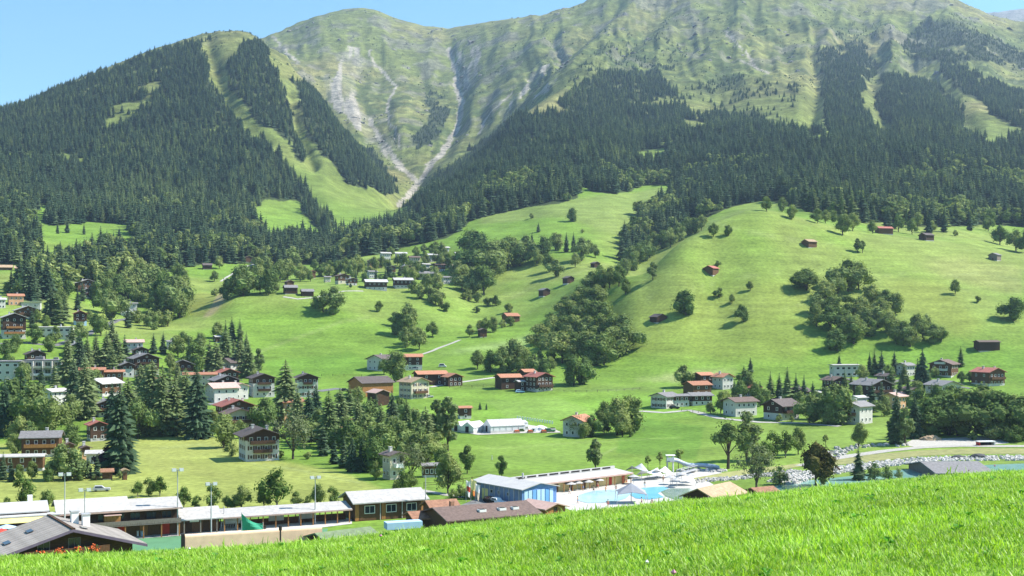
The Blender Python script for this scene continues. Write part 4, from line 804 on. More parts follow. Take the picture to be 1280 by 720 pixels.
house('orange_roof_house', 'small orange roofed house inside the dark grove', 'house', (419, 533, 442, 560), -62, 1.1, 20, 'terra', ORWALL, None, .5, .7, .7, 2, 2)
house('orange_roof_house', 'tiny orange roof showing between grove trees', 'house', (481, 524, 499, 545), -62, 1.1, 20, 'terra', CREAM, None, .5, .7, .7, 2, 2)
house('villa', 'cream villa with a dark brown roof at the lawn edge', 'house', (476, 563, 508, 600), 35, .95, 17, 'dark', CREAM, None, .5, .9, 1.0, 2, 2, balc=(('f', 1, .5),), tmat=WHITE)
house('garden_house', 'low garden house with grey roof and white terrace', 'house', (526, 578, 551, 597), -75, .6, 16, 'grey', STONE, BROWN, .2, .7, .7, 2, 3, chim=0)
EX = [('brown chalet with grey roof between the larches below the terracotta houses', (116, 498, 150, 522), 28, 'grey', STONE, BROWN), ('dark chalet with red roof among gardens left of the pink roofs', (184, 470, 216, 492), 26, 'red', PLASTER, WOOD), ('brown chalet with slate roof in the garden trees below the red roof', (204, 484, 238, 506), 30, 'dark', PLASTER, BROWN), ('chalet with pale roof and dark gable right above the mown meadow', (228, 500, 262, 524), 24, 'pale', CREAM, WOOD), ('small dark chalet with brown roof left of the dark gabled chalet', (128, 425, 154, 443), 28, 'brown', PLASTER, WOOD), ('dark brown chalet peeping through trees right of the hotel', (84, 428, 108, 446), 30, 'grey', STONE, BROWN), ('low brown chalet under larches beside the terracotta houses', (168, 466, 192, 482), 22, 'brown', PLASTER, BROWN), ('small terracotta roofed house in the trees above the villa', (440, 520, 464, 542), 30, 'terra', CREAM, BROWN), ('brown chalet with grey roof low in the trees by the fence', (24, 506, 56, 528), 28, 'grey', PLASTER, BROWN), ('dark chalet with brown roof behind the spruce row of the right hamlet', (1028, 470, 1058, 490), 26, 'brown', PLASTER, WOOD), ('small dark chalet beside the pale larch of the right hamlet', (1096, 466, 1118, 482), 28, 'dark', STONE, WOOD), ('brown garden chalet between the conifers left of the dark gable', (928, 480, 950, 496), 28, 'red', STONE, BROWN), ('low dark roofed house among the conifers of the right hamlet', (984, 484, 1012, 500), -66, 'dark', PLASTER, BROWN)]
for lab, bxx, rt, rf_, wl, tb in EX: house('chalet', lab, 'house', bxx, rt, 1.0, 20, rf_, wl, tb, .35, 1.1, 1.2, 3, 3, balc=(('f', 1, .8),) if rt > 0 else ())
# houses half hidden at the edge of the near meadow on the left
house('chalet', 'dark brown house with plain grey roof and orange balcony', 'house', (27, 538, 78, 572), -78, .62, 24, 'grey', STONE, BROWN, .15, .9, .9, 2, 4, balc=(('r', 1, .85),), tmat=ORWOOD)
house('long_annex', 'long low annex with pale roof and orange awnings', 'house', (-12, 567, 55, 590), -80, .22, 14, 'pale', STONE, BROWN, .2, .9, .6, 1, 4, chim=0)
house('chalet', 'red roofed dark chalet right of the plain grey roof', 'house', (106, 525, 136, 552), 32, 1.0, 22, 'red', STONE, WOOD, .2, .9, 1.0, 2, 2)
house('chalet', 'dark open fronted chalet under spruces at the meadow edge', 'house', (160, 516, 186, 541), 22, 1.0, 22, 'grey', STONE, WOOD, .15, .9, 1.1, 3, 2)
house('small_house', 'small brown gable house in front of the grey roofs', 'house', (77, 552, 94, 570), 30, 1.0, 24, 'brown', STONE, BROWN, .2, .7, .8, 1, 1)
house('small_house', 'small house with pinkish wall beside the grey garage roof', 'house', (99, 556, 114, 575), 30, 1.0, 22, 'brown', ORWALL, BROWN, .6, .7, .8, 1, 1)
house('garage', 'garage with plain pale grey roof below the spruces', 'garage', (107, 562, 139, 580), -76, .6, 20, 'pale', PLASTER, None, .5, .5, .5, 1, 2, chim=0)
hut('open garden shelter with brown roof at the garden fence', (126, 586, 142, 600), -70, 'rust', BROWN, 'garden_shelter', cat='shelter')
hut('small pale garden hut at the corner of the meadow', (152, 585, 160, 600), 30, 'tan', GREYWOOD, 'garden_hut', cat='hut')

# ---------------------------------------------------------------- farms in the middle
house('big_barn', 'big barn with orange boarded side and dark brown roof', 'barn', (434, 470, 493, 496), -55, 1.15, 20, 'dark', STONE, ORWOOD, .0, .8, .9, 0, 0, chim=0)
house('small_barn', 'small barn with pinkish roof in front of the big barn', 'barn', (458, 486, 488, 508), 35, 1.1, 20, 'pink', STONE, WOOD, .0, .7, .8, 0, 0, chim=0, door=True)
house('farmhouse', 'white farmhouse with dark roof half behind a round tree', 'house', (458, 443, 496, 464), -35, 1.0, 20, 'dark', PLASTER, None, .5, .9, 1.0, 3, 3)
house('barn', 'brown barn with orange roof on a white base behind the tree', 'barn', (503, 442, 529, 463), -78, .9, 18, 'terra', PLASTER, WOOD, .4, .7, .8, 0, 2, chim=0)
house('long_barn', 'long dark barn with terracotta roof, left of the pair', 'barn', (516, 463, 560, 482), -68, .55, 18, 'terra', STONE, WOOD, .0, .8, .9, 0, 2, chim=0)
house('long_barn', 'dark gabled barn with terracotta roof at the right of the pair', 'barn', (551, 466, 579, 483), 28, 1.0, 22, 'terra', STONE, WOOD, .0, .8, .9, 3, 1, chim=0)
house('chalet', 'cream chalet with dormer gable and orange brown roof', 'house', (497, 471, 538, 499), 40, 1.0, 20, 'tan', CREAM, None, .5, 1.0, 1.1, 3, 3, shut=True, balc=(('f', 1, .7),), tmat=BROWN)
house('barn', 'brown barn with terracotta roof left of the timber farmhouse', 'barn', (618, 467, 653, 487), -68, .8, 18, 'terra', STONE, WOOD, .0, .7, .8, 0, 2, chim=0)
house('farmhouse', 'dark timber farmhouse with rows of white windows and red roof', 'house', (655, 465, 692, 490), 35, 1.0, 20, 'red', PLASTER, WOOD, .2, 1.0, 1.1, 4, 3, balc=(('f', 1, .9),))
house('barn', 'barn roof rising behind the timber farmhouse', 'barn', (648, 461, 670, 480), -60, 1.0, 20, 'terra', STONE, WOOD, .0, .7, .8, 0, 1, chim=0)
house('shed', 'small grey roofed shed between barn and timber farmhouse', 'shed', (643, 475, 658, 489), -60, .9, 15, 'pale', STONE, WOOD, .0, .4, .4, 0, 1, chim=0)
house('field_shed', 'open shed with orange roof behind the greenhouses', 'shed', (571, 507, 590, 524), -72, .8, 16, 'terra', PLASTER, WOOD, .3, .6, .6, 0, 1, chim=0)
house('white_house', 'small white house with orange roof behind two dark trees', 'house', (702, 518, 744, 547), -30, 1.1, 22, 'terra', PLASTER, None, .5, .8, .9, 3, 3)
hut('lone dark hay hut beside two round trees on the meadow', (597, 410, 609, 422))
hut('orange roofed barn above the lone hut with trees before it', (627, 391, 650, 404), -65, 'terra', BROWN)
hut('dark hay barn with a pale roof side, lower on the steep meadow', (673, 360, 688, 371), 30, 'grey')
hut('dark hay barn above the other one on the steep meadow', (703, 345, 718, 355), 30, 'dark')
hut('tiny hay barn beside the bushes at the gully head', (738, 327, 750, 335), 30, 'dark')
hut('barn with weathered grey roof, left of the knoll pair', (353, 356, 373, 368), -70, 'grey', WOOD)
hut('dark barn with a pale grey roof, right of the knoll pair', (375, 361, 393, 371), -72, 'grey', WOOD)
hut('brown barn behind the knoll pair under the trees', (355, 350, 368, 359), 30, 'brown', BROWN)
hut('red brown hut near the upper village edge', (384, 338, 395, 348), 30, 'red', BROWN)
hut('dark barn standing on the small upper meadow', (252, 329, 266, 337), -70, 'dark')
hut('brown hut at the forest edge above the small meadow', (304, 320, 316, 328), 30, 'brown', BROWN)
hut('barn with orange roof at far left edge meadow', (-2, 331, 17, 338), -70, 'tan', BROWN)
hut('long low barn roof beside the far left barn', (17, 332, 36, 339), -70, 'tan', BROWN)
house('white_house', 'tiny white house high in the forest at far left', 'house', (7, 282, 15, 290), 30, 1.0, 25, 'grey', PLASTER, None, .5, .5, .6, 1, 1, chim=0)
# ---------------------------------------------------------------- upper village
UV = [('chalet', 'upper village chalet with pale roof at the meadow edge, left one', (454, 349, 485, 363), -75, 'white', STONE, WOOD), ('chalet', 'upper village chalet with white terrace, right one at meadow edge', (490, 347, 517, 361), -75, 'pale', STONE, WOOD),
 ('chalet', 'brown chalet left of the upper village among bushes', (418, 342, 437, 355), 30, 'brown', CREAM, BROWN), ('chalet', 'red brown gabled chalet in the middle of the upper village', (458, 323, 478, 336), 25, 'brown', ORWALL, BROWN),
 ('white_house', 'white flat roofed house at the top of the upper village', (493, 315, 509, 324), -75, 'white', PLASTER, None), ('white_house', 'cream house with brown roof beside the topmost white house', (510, 320, 526, 331), -70, 'brown', CREAM, None),
 ('white_house', 'small bright house in the trees right of the cream house', (533, 317, 549, 328), -70, 'white', PLASTER, None), ('long_house', 'long grey roofed house at the right of the upper village', (522, 339, 548, 351), -80, 'grey', STONE, None),
 ('villa', 'pale villa with reddish roof above the hedge slope', (562, 331, 586, 343), -60, 'pink', PLASTER, BROWN), ('white_house', 'small blue grey house between the upper village trees', (458, 338, 472, 348), -60, 'grey', STONE, None),
 ('chalet', 'little pale chalet right of the gabled red brown one', (483, 332, 495, 344), 25, 'grey', CREAM, BROWN), ('white_house', 'white cottage deep in the trees near the hillside meadow', (526, 329, 538, 338), -60, 'pale', PLASTER, None),
 ('shed', 'pale shed on the bright strip right of upper village', (568, 315, 578, 320), -75, 'white', STONE, None), ('cottage', 'cottage hidden by bushes at the left of the upper village', (404, 345, 414, 353), -60, 'grey', CREAM, None)]
UV += [('chalet', 'small brown chalet low at the left of the upper village', (432, 347, 447, 357), 28, 'grey', PLASTER, BROWN), ('chalet', 'small dark chalet at the forest side of the upper village', (438, 330, 453, 341), 28, 'brown', STONE, WOOD), ('white_house', 'white house with pale roof under the forest edge trees', (474, 315, 489, 326), -65, 'pale', PLASTER, None), ('chalet', 'cream walled chalet between the upper village trees', (500, 331, 515, 342), 26, 'grey', CREAM, BROWN), ('white_house', 'pale house with brown roof below the topmost houses', (541, 329, 557, 340), -62, 'brown', PLASTER, BROWN), ('cottage', 'small grey roofed cottage above the hedge slope', (550, 345, 565, 355), -60, 'grey', PLASTER, None), ('white_house', 'white house with pale roof at the bright strip', (548, 308, 562, 317), -65, 'pale', PLASTER, None)]
for nm, lab, bxx, rt, rf_, wl, tb in UV: house(nm, lab, 'house', bxx, rt, .75, 18, rf_, wl, tb, .4, .9, 1.0, 2, 4 if rt < 0 else 2, chim=1 if tb else 0)
# ---------------------------------------------------------------- right side
house('white_house', 'white house with grey roof at the left of the right hamlet', 'house', (812, 490, 850, 511), -42, 1.15, 18, 'grey', PLASTER, None, .5, .9, 1.0, 3, 3, shut=True)
house('low_house', 'low white wing beside the white house with grey roof', 'house', (836, 492, 862, 509), -70, .7, 14, 'grey', PLASTER, BROWN, .6, .7, .7, 1, 3, chim=0)
house('brown_house', 'brown house with grey roof and white ground floor', 'house', (857, 490, 890, 507), -74, .8, 16, 'grey', PLASTER, WOOD, .45, .9, .9, 2, 3, chim=0)
house('barn', 'dark barn with terracotta roof, front one of the two', 'barn', (854, 476, 889, 495), -66, .9, 18, 'terra', STONE, BROWN, .0, .7, .8, 0, 2, chim=0)
house('barn', 'dark barn with terracotta roof, rear one of the two', 'barn', (866, 465, 892, 485), -62, .9, 18, 'terra', STONE, BROWN, .0, .7, .8, 0, 2, chim=0)
house('farmhouse', 'white gabled farmhouse with orange roof behind a small tree', 'house', (890, 466, 917, 487), 32, 1.1, 24, 'terra', PLASTER, None, .5, .8, .9, 3, 2)
house('white_house', 'white two storey house with brown roof and rows of windows', 'house', (903, 496, 947, 521), -62, .75, 18, 'brown', PLASTER, None, .5, .9, 1.0, 2, 4)
house('chalet', 'dark gabled chalet with slate roof and white lower floor', 'house', (953, 498, 1000, 526), -52, .95, 24, 'dark', PLASTER, WOOD, .48, 1.1, 1.2, 2, 3, balc=(('r', 1, .8),))
house('modern_house', 'flat roofed white modern house on the slope above the hamlet', 'house', (1037, 455, 1073, 472), -80, .4, 5, 'pale', PLASTER, None, .5, .8, .8, 1, 4, ww=1.8, chim=0)
house('white_house', 'white house with grey roof between two spruce groups', 'house', (1120, 453, 1144, 471), -55, 1.0, 18, 'grey', PLASTER, None, .5, .9, 1.0, 2, 3)
house('chalet', 'tall brown chalet with white balcony corner left of pale larch', 'house', (1160, 449, 1200, 472), -38, 1.0, 20, 'brown', STONE, BROWN, .15, 1.1, 1.2, 3, 3, balc=(('f', 1, .7), ('f', 2, .5)), tmat=PLASTER)
house('chalet', 'brown log chalet with red brown roof at the far right', 'house', (1216, 459, 1254, 483), 25, 1.1, 20, 'red', STONE, BROWN, .2, .9, 1.0, 4, 2, balc=(('f', 1, .9),), chim=2)
house('chalet', 'big roofed dark chalet in the middle of the right hamlet', 'house', (1066, 473, 1114, 500), 26, 1.0, 20, 'grey', STONE, WOOD, .2, 1.3, 1.4, 4, 3, balc=(('f', 1, .9),))
house('white_house', 'white gabled house with many windows above the embankment wood', 'house', (1158, 475, 1200, 500), 22, 1.0, 18, 'grey', PLASTER, None, .5, 1.0, 1.1, 4, 2, shut=True)
house('white_house', 'white house with grey roof and red porch near embankment', 'house', (1050, 501, 1092, 531), -48, 1.1, 20, 'grey', PLASTER, None, .5, .8, .9, 2, 3, balc=(('f', 1, .6),), tmat=BROWN)
house('pink_roof_house', 'pale pink roofed house behind the tall embankment spruce', 'house', (1103, 490, 1137, 512), -55, 1.0, 18, 'pink', ORWALL, None, .5, .9, .9, 2, 3)
house('small_house', 'dark roofed small house left of the white gabled house', 'house', (1126, 483, 1150, 501), 30, 1.0, 20, 'brown', STONE, BROWN, .3, .8, .9, 2, 2)
house('white_house', 'pale roof just behind the white house with red porch', 'house', (1062, 494, 1084, 508), -60, .9, 14, 'white', PLASTER, None, .5, .6, .6, 1, 2, chim=0)
house('white_house', 'little white house left of the dark trees of right hamlet', 'house', (1016, 488, 1032, 501), -60, 1.0, 16, 'pale', PLASTER, None, .5, .6, .6, 1, 2, chim=0)
hut('open fronted field barn with a tan roof on right meadow', (1218, 425, 1249, 440), -78, 'brown', WOOD, asp=.45, pitch=16)
hut('square hay barn with orange wall on the hill top', (1002, 299, 1021, 310), -60, 'tan', BROWN, door=False)
hut('long red roofed barn by the trees on the hill top', (1094, 283, 1116, 293), -75, 'red', BROWN, asp=.5)
hut('dark hay barn under a spruce on the hill top', (1149, 291, 1167, 301), -65, 'dark', WOOD)
hut('grey hay barn alone on the right shoulder of the hill', (1235, 316, 1252, 326), -45, 'grey', GREYWOOD)
hut('red roofed hay barn in the middle of the open hill', (879, 332, 899, 345), -40, 'red', BROWN)
hut('dark hay hut with a pale front beside the round dark tree', (812, 392, 834, 404), 32, 'dark', WOOD, asp=.9)
# ---------------------------------------------------------------- sheets laid on the ground
from mathutils.geometry import delaunay_2d_cdt
def sheet(name, poly, mat, off, step=6.0, label=None, kind='structure'):
    pts = []
    for (ax, ay), (bx_, by_) in zip(poly, poly[1:]+poly[:1]):
        n = max(1, int(math.hypot(bx_-ax, by_-ay)/step))
        for k in range(n): pts.append((ax+(bx_-ax)*k/n, ay+(by_-ay)*k/n))
    nb = len(pts); xs = [p[0] for p in pts]; ys = [p[1] for p in pts]
    gx, gy = np.meshgrid(np.arange(min(xs)+step/2, max(xs), step), np.arange(min(ys)+step/2, max(ys), step)); gx = gx.ravel(); gy = gy.ravel()
    ins = inpoly(gx, gy, pts); allp = [Vector(p) for p in pts]+[Vector((x, y)) for x, y, i in zip(gx, gy, ins) if i]
    v, e, f, *_ = delaunay_2d_cdt(allp, [], [list(range(nb))], 1, 1e-4)
    vx = np.array([p.x for p in v]); vy = np.array([p.y for p in v]); vz = terr(vx, vy)+off
    f = [tuple(t) if (v[t[1]]-v[t[0]]).cross(v[t[2]]-v[t[0]]) > 0 else tuple(reversed(t)) for t in f]
    o = mesh_obj(name, list(zip(vx, vy, vz)), f, mat, smooth=True)
    if kind: o['kind'] = kind
    if label: o['label'] = label
    return o
def pxpoly(s): return [tuple(ground_at(a, b)[:2]) for a, b in P(s)]
def strip_poly(s, w):
    c = [Vector(ground_at(a, b)[:2]) for a, b in P(s)]; dense = []
    for a, b in zip(c[:-1], c[1:]):
        n = max(1, int((b-a).length/5)); dense += [a+(b-a)*k/n for k in range(n)]
    dense.append(c[-1]); Lh, Rh = [], []
    for i, p in enumerate(dense):
        d = (dense[min(i+1, len(dense)-1)]-dense[max(i-1, 0)]).normalized(); n = Vector((-d.y, d.x))*w/2; Lh.append(tuple(p+n)); Rh.append(tuple(p-n))
    return Lh+Rh[::-1]
def path(name, s, w, mat, off, label=None): return sheet(name, strip_poly(s, w), mat, off, 4.0, label)
path('gravel_path', '1002,583 1038,574 1070,569 1110,563.5 1150,559.5 1200,557.5 1240,558 1300,558', 4.5, GRAVEL, .10, 'pale gravel path along the river')
sheet('gravel_yard', pxpoly('1128,556 1140,550 1180,548 1220,546 1250,549 1262,554 1230,557 1180,558 1150,560'), GRAVEL, .06, label='pale gravel yard by the embankment wood')
DRYG = matte('dry_grass', (.27, .27, .10), .25, .5)
sheet('grass_strip', pxpoly('1030,577 1087,568.5 1153,563 1219,560.5 1290,561 1290,567.5 1197,568 1153,570 1092,577 1048,581 1020,584'), DRYG, .07, label='olive grass strip beside the river path')
sheet('grass_strip', pxpoly('866,598 900,592 925,588 980,582 1000,579 1003,583 960,590 925,595 895,600 875,603'), DRYG, .07, label='olive grass strip between pool and river')
def watermat(name, c, rough, deep):
    m = newmat(name); tc = N(m, 'ShaderNodeNewGeometry'); nz = noise(m, .9, 4, tc.outputs['Position']); n2 = noise(m, .12, 3, tc.outputs['Position'])
    col = mixc(m, c, deep, mapr(m, n2, .4, .65, 0, 1)); princ(m, col, rough, nz, .25, .05, .5); return m
RIVER = watermat('river_water', (.24, .42, .37), .15, (.16, .34, .31)); POOL = watermat('pool_water', (.50, .74, .82), .1, (.40, .68, .80)); POOL2 = watermat('deep_pool_water', (.20, .56, .78), .1, (.16, .50, .76)); POOL3 = watermat('pond_water', (.18, .27, .22), .15, (.24, .32, .26))
sheet('river_water', pxpoly('940,615 966,608 997,602 1037,598 1062,595.5 1112,588.5 1150,585.5 1205,583 1240,581 1300,579 1300,597 1200,600 1100,607 1000,618 945,624'), RIVER, .05, 5.0, 'turquoise river behind the grass slope')
path('farm_track', '488,447 520,445 540,439 560,431 575,425', 2.2, GRAVEL, .12, 'pale track across the lower meadow')
path('village_road', '398,489 420,486 440,488 470,489', 5, ASPH, .10, 'grey lane by the big barn')
path('farm_track', '538,484 560,480 590,476 618,472', 3, GRAVEL, .10, 'track between the farms')
path('yard_track', '571,535 584,540 600,543 640,541 700,540', 4, GRAVEL, .10, 'pale track in front of the greenhouses')
path('village_lane', '250,506 275,504 300,508 325,512 345,520', 4, ASPH, .10, 'grey lane between the chalets at left')
path('village_lane', '380,552 405,548 430,550 446,556', 4, ASPH, .10, 'short lane into the village grove')
path('village_lane', '800,514 830,516 862,513 900,523 950,528 1000,529 1050,533', 3.5, GRAVEL, .10, 'pale lane in front of the right hamlet')
path('village_lane', '1036,474 1062,474 1090,484 1120,476 1160,476 1215,486', 3.5, ASPH, .10, 'lane through the right hamlet')
path('village_lane', '0,430 20,428 45,430 70,432 110,418 150,400 176,398', 4, ASPH, .10, 'lane climbing the left village slope')
path('farm_track', '354,371 372,374 395,372 430,364 454,364', 2.2, GRAVEL, .12, 'track along the meadow knoll to the upper village')
path('farm_track', '276,352 290,343 300,336 318,330', 2.2, GRAVEL, .12, 'stony track on the small upper meadow')
sheet('greenhouse_yard', pxpoly('590,536 600,529 660,531 692,536 700,540 640,542 600,543'), GRAVEL, .07, label='gravel yard around the greenhouses')
path('garden_path', '520,612 560,619 578,622', 2.5, GRAVEL, .08, 'path across the lawn')
sheet('pool_terrace', pxpoly('694,632 690,614 720,606 775,602 800,596 850,590 890,588 905,592 878,598 892,606 888,622 860,634 780,640 720,640'), CONC, .06, 5.0, 'bright paved terrace around the swimming pools')
sheet('pool_water', pxpoly('722,626 724,619 742,614 764,612.5 780,612 790,617 783,623 772,627 750,629 733,629'), POOL, .12, 4.0, 'pale blue swimming pool, left one')
sheet('pool_water', pxpoly('789,613 800,610.5 830,608.5 836,611 822,617 830,622 812,625 795,623.5 786,618'), POOL2, .12, 4.0, 'deeper blue swimming pool, right one')
sheet('pond_water', pxpoly('826,615 838,611 862,611 872,616 868,625 846,626 832,621'), POOL3, .12, 4.0, 'grey green pond beside the blue pool')
sheet('sports_court', pxpoly('150,675 222,670.5 300,664.5 340,662 410,661 400,690 230,705 140,705'), GREENP, .06, 6.0, 'green sports court in front of the long building')
sheet('court_pavement', pxpoly('140,671 222,665.5 300,659 340,656 440,648 440,655 400,660 300,664.3 222,670.2 145,675.5'), CONC, .07, 6.0, 'pale pavement along the long sports building')
sheet('car_park', pxpoly('575,632 600,622 640,632 660,640 620,645'), ASPH, .06, 5.0, 'asphalt yard beside the blue hall')
# riprap
def rocks(name, s, w, n, rmin, rmax, label, mat):
    c = [Vector(ground_at(a, b)[:2]) for a, b in P(s)]; L = [0]
    for a, b in zip(c[:-1], c[1:]): L.append(L[-1]+(b-a).length)
    V, Fc = [], []
    for _ in range(n):
        q = random.uniform(0, L[-1]); i = max(k for k in range(len(c)-1) if L[k] <= q); d = (c[i+1]-c[i]).normalized(); p = c[i]+d*(q-L[i])+Vector((-d.y, d.x))*random.uniform(-w/2, w/2); r = random.uniform(rmin, rmax); z = float(terr(p.x, p.y)); b = len(V)
        for k in range(6): a = k*1.047+random.uniform(-.3, .3); V.append((p.x+cos(a)*r*random.uniform(.75, 1.2), p.y+sin(a)*r*random.uniform(.7, 1.1), z-.1))
        for k in range(6): a = k*1.047+random.uniform(-.3, .3); V.append((p.x+cos(a)*r*random.uniform(.5, .9), p.y+sin(a)*r*random.uniform(.5, .9), z+r*random.uniform(.5, 1.0)))
        V.append((p.x, p.y, z+r*random.uniform(.8, 1.2))); Fc += [(b+k, b+(k+1) % 6, b+6+(k+1) % 6, b+6+k) for k in range(6)]+[(b+6+k, b+6+(k+1) % 6, b+12) for k in range(6)]
    o = mesh_obj(name, V, Fc, mat); o['kind'] = 'stuff'; o['label'] = label; return o
RK = matte('pale_rock', (.46, .44, .41), .25, .8); DRK = matte('dark_rock', (.10, .10, .10), .3)
rocks('river_boulders', '975,604 1000,596 1040,589 1092,581.5 1153,575.5 1200,574 1300,573', 8.5, 1500, .25, .65, 'pale boulders lining the river bank', RK)
rocks('river_boulders', '862,603 880,601 920,598 960,594 1000,589', 5, 520, .2, .55, 'pale boulders between pool and river', RK)
rocks('garden_rocks', '1030,575 1060,560 1100,556 1130,558', 6, 120, .3, .9, 'scattered rocks beside the gravel path', RK)
rocks('garden_rocks', '850,590 880,588 905,590', 5, 120, .3, .7, 'rocks beside the water slide', RK)
for lab, px, py, s in (('dark boulder on the river bank, left of the pair', 1198, 573.5, 1.6), ('dark boulder on the river bank, right of the pair', 1224, 572.5, 1.9)):
    p = ground_at(px, py); V = []; Fc = []
    bm = bmesh.new(); bmesh.ops.create_icosphere(bm, subdivisions=2, radius=1)
    for v in bm.verts: v.co *= 1+.25*(random.random()-.5)
    me = bpy.data.meshes.new('boulder'); bm.to_mesh(me); bm.free(); me.materials.append(DRK); o = bpy.data.objects.new('boulder', me); link(o); o.location = p+Vector((0, 0, .3)); o.scale = (s*1.4, s*.8, s*.55); tag(o, lab, 'boulder')
def heap(lab, px, py, rx, ry, h, mat, name='earth_heap', cat='heap'):
    p = ground_at(px, py); bm = bmesh.new(); bmesh.ops.create_uvsphere(bm, u_segments=14, v_segments=8, radius=1)
    for v in bm.verts: v.co = Vector((v.co.x*(1+.3*(random.random()-.5)), v.co.y*(1+.3*(random.random()-.5)), max(v.co.z, -.2)*(1+.3*(random.random()-.5))))
    me = bpy.data.meshes.new(name); bm.to_mesh(me); bm.free(); me.materials.append(mat); o = bpy.data.objects.new(name, me); link(o); o.location = p; o.scale = (rx, ry, h); tag(o, lab, cat)
heap('tan heap of earth on the gravel yard before the wood', 1164, 550, 3.6, 2, 1.5, RF['tan'])
heap('white plastic covered heap at the end of the greenhouse yard', 675, 539, 3.6, 2.0, 2.0, WHITE, 'plastic_cover', 'cover')
def portal():
    t = thing('culvert_portal', 'small white concrete portal with a red end on the gravel', 'portal', ground_at(1232, 556.5), radians(10)); t.scale = (.8, .8, .75)
    boxes('side_wall', [((-3.2, 0, .7), (.4, 2.5, 1.4))], REDP, t); boxes('side_wall', [((3.2, 0, .7), (.4, 2.5, 1.4))], WHITE, t); boxes('roof', [((0, 0, 1.6), (7.2, 2.9, .35))], WHITE, t); boxes('back_wall', [((0, 1.2, .7), (6, .15, 1.4))], DARK, t)
portal()
# ---------------------------------------------------------------- sports building
SBO = Vector((-73.3, 241.0)); SBR = radians(25)
def SB(x, y): return (SBO.x+x*cos(SBR)-y*sin(SBR), SBO.y+x*sin(SBR)+y*cos(SBR))
FLOOR = -42.35
def mono(name, x0, x1, ye, ze, yr, zr, mat, parent, yb=None, zb=None, t=.22):
    V, Fc = [], []; a = [(x0, ye, ze), (x1, ye, ze), (x1, yr, zr), (x0, yr, zr)]; hexa(V, Fc, a+[(x, y, z+t) for x, y, z in a])
    if yb is not None:
        a = [(x0, yr, zr), (x1, yr, zr), (x1, yb, zb), (x0, yb, zb)]; hexa(V, Fc, a+[(x, y, z+t) for x, y, z in a])
    return mesh_obj(name, V, Fc, mat, parent)
def sports():
    t = thing('sports_building', 'long two storey wooden sports building with pale roof and balcony', 'building', (*SB(0, 0), FLOOR), SBR)
    boxes('wall', [((-3, 4.9, 1.3), (22, 7.6, 2.6))], BROWN, t); boxes('upper_wall', [((-3, 4.2, 4.2), (22, 9.0, 2.9))], WOOD, t)
    mono('roof', -14.8, -1.15, -1.6, 5.45, 4.2, 7.35, RF['pale'], t, 10, 5.5); mono('roof', -1.1, 8.7, -1.6, 5.25, 4.2, 6.75, RF['pale'], t, 10, 5.2)
    boxes('gable_panel', [((-13.9, 4.2, 6.0), (.2, 7.0, .9))], WOOD, t)
    boxes('balcony', [((-2.5, -1.2, 2.72), (21.5, 2.2, .2))], GREYWOOD, t); boxes('balcony_rail', [((-2.5, -2.25, 3.25), (21.5, .08, .75))], GREYWOOD, t); boxes('eaves_board', [((-3.2, -1.68, 5.42), (23.2, .1, .3))], RF['pink'], t)
    for k in range(7): boxes('post', [((-12.5+k*3.4, -2.1, 1.3), (.22, .22, 2.6))], ORWOOD, t)
    for k in range(7):
        if k != 1: window(t, (-12.2+k*3.0, -.33, 4.15), -90, 2.0, 1.5, WOOD if k % 2 else BROWN, cross=True)
    boxes('awning', [((-4.6, -1.5, 4.85), (3.2, 2.0, .12))], RF['pink'], t); boxes('bay', [((-4.6, -1.0, 4.0), (3.0, 1.2, 1.5))], ORWOOD, t)
    for k in range(5): boxes('door', [((-11+k*4.2, 1.06, 1.1), (1.5, .08, 2.1))], ORWOOD if k % 2 else REDP, t)
    t2 = thing('changing_wing', 'one storey wooden wing with pale roof right of the sports building', 'building', (*SB(12.2, 0), FLOOR), SBR)
    boxes('wall', [((0, 3.0, 1.3), (8.0, 5.0, 2.6))], BROWN, t2); mono('roof', -4.0, 4.4, -1.5, 2.75, 3.4, 4.45, RF['pale'], t2, 6.2, 3.0)
    for k in range(3): boxes('post', [((-3.2+k*3.2, -1.2, 1.35), (.22, .22, 2.7))], GREYWOOD, t2)
    for k in range(2): boxes('door', [((-2+k*3.4, .46, 1.05), (1.2, .07, 2.1))], WOOD, t2)
    t3 = thing('covered_walk', 'long open wooden walkway roof on posts beside the court', 'shelter', (*SB(30, 0), FLOOR), SBR)
    mono('roof', -13.5, 13.5, -1.2, 2.65, 3.6, 3.75, RF['pale'], t3); boxes('back_wall', [((0, 3.4, .7), (27, .14, 1.4))], BROWN, t3); boxes('eaves_board', [((0, -1.27, 2.72), (27, .1, .28))], RF['pink'], t3)
    for k in range(11): boxes('post', [((-13+k*2.6, -.8, 1.33), (.2, .2, 2.66))], ORWOOD, t3); boxes('rear_post', [((-13+k*2.6, 3.25, 1.75), (.18, .14, 3.5))], BROWN, t3)
    for k, x in enumerate((-10.5, -1.5, 5.0)): boxes('notice_board', [((x, 3.2, 1.5), (3.2, .06, 1.4))], STONE if k else WHITE, t3)
    boxes('top_rail', [((0, 3.3, 2.0), (27, .08, .1))], GREYWOOD, t3)
sports()
def house_at(name, label, cat, x, y, z, rz, W, L, H, pitch, roof, wall, timber=None, tz=.0, oe=.8, og=.8, chim=0):
    t = thing(name, label, cat, (x, y, z), rz); R = H+tan_(pitch)*W/2; V, Fc = [], []; gable_wall(V, Fc, W, L, -.4, H, R); mesh_obj('wall', V, Fc, wall, t); rf = roof_mesh('roof', W, L, H, R, oe, og, RF[roof], t)
    return t, rf, R
x, y = SB(52.3, 4.4)
t, rf, R = house_at('wooden_hall', 'orange brown wooden hall with pale grey roof and white windows', 'building', x, y, FLOOR, radians(-65), 8.8, 15.4, 4.0, 19, 'pale', BROWN, oe=1.0, og=.9)
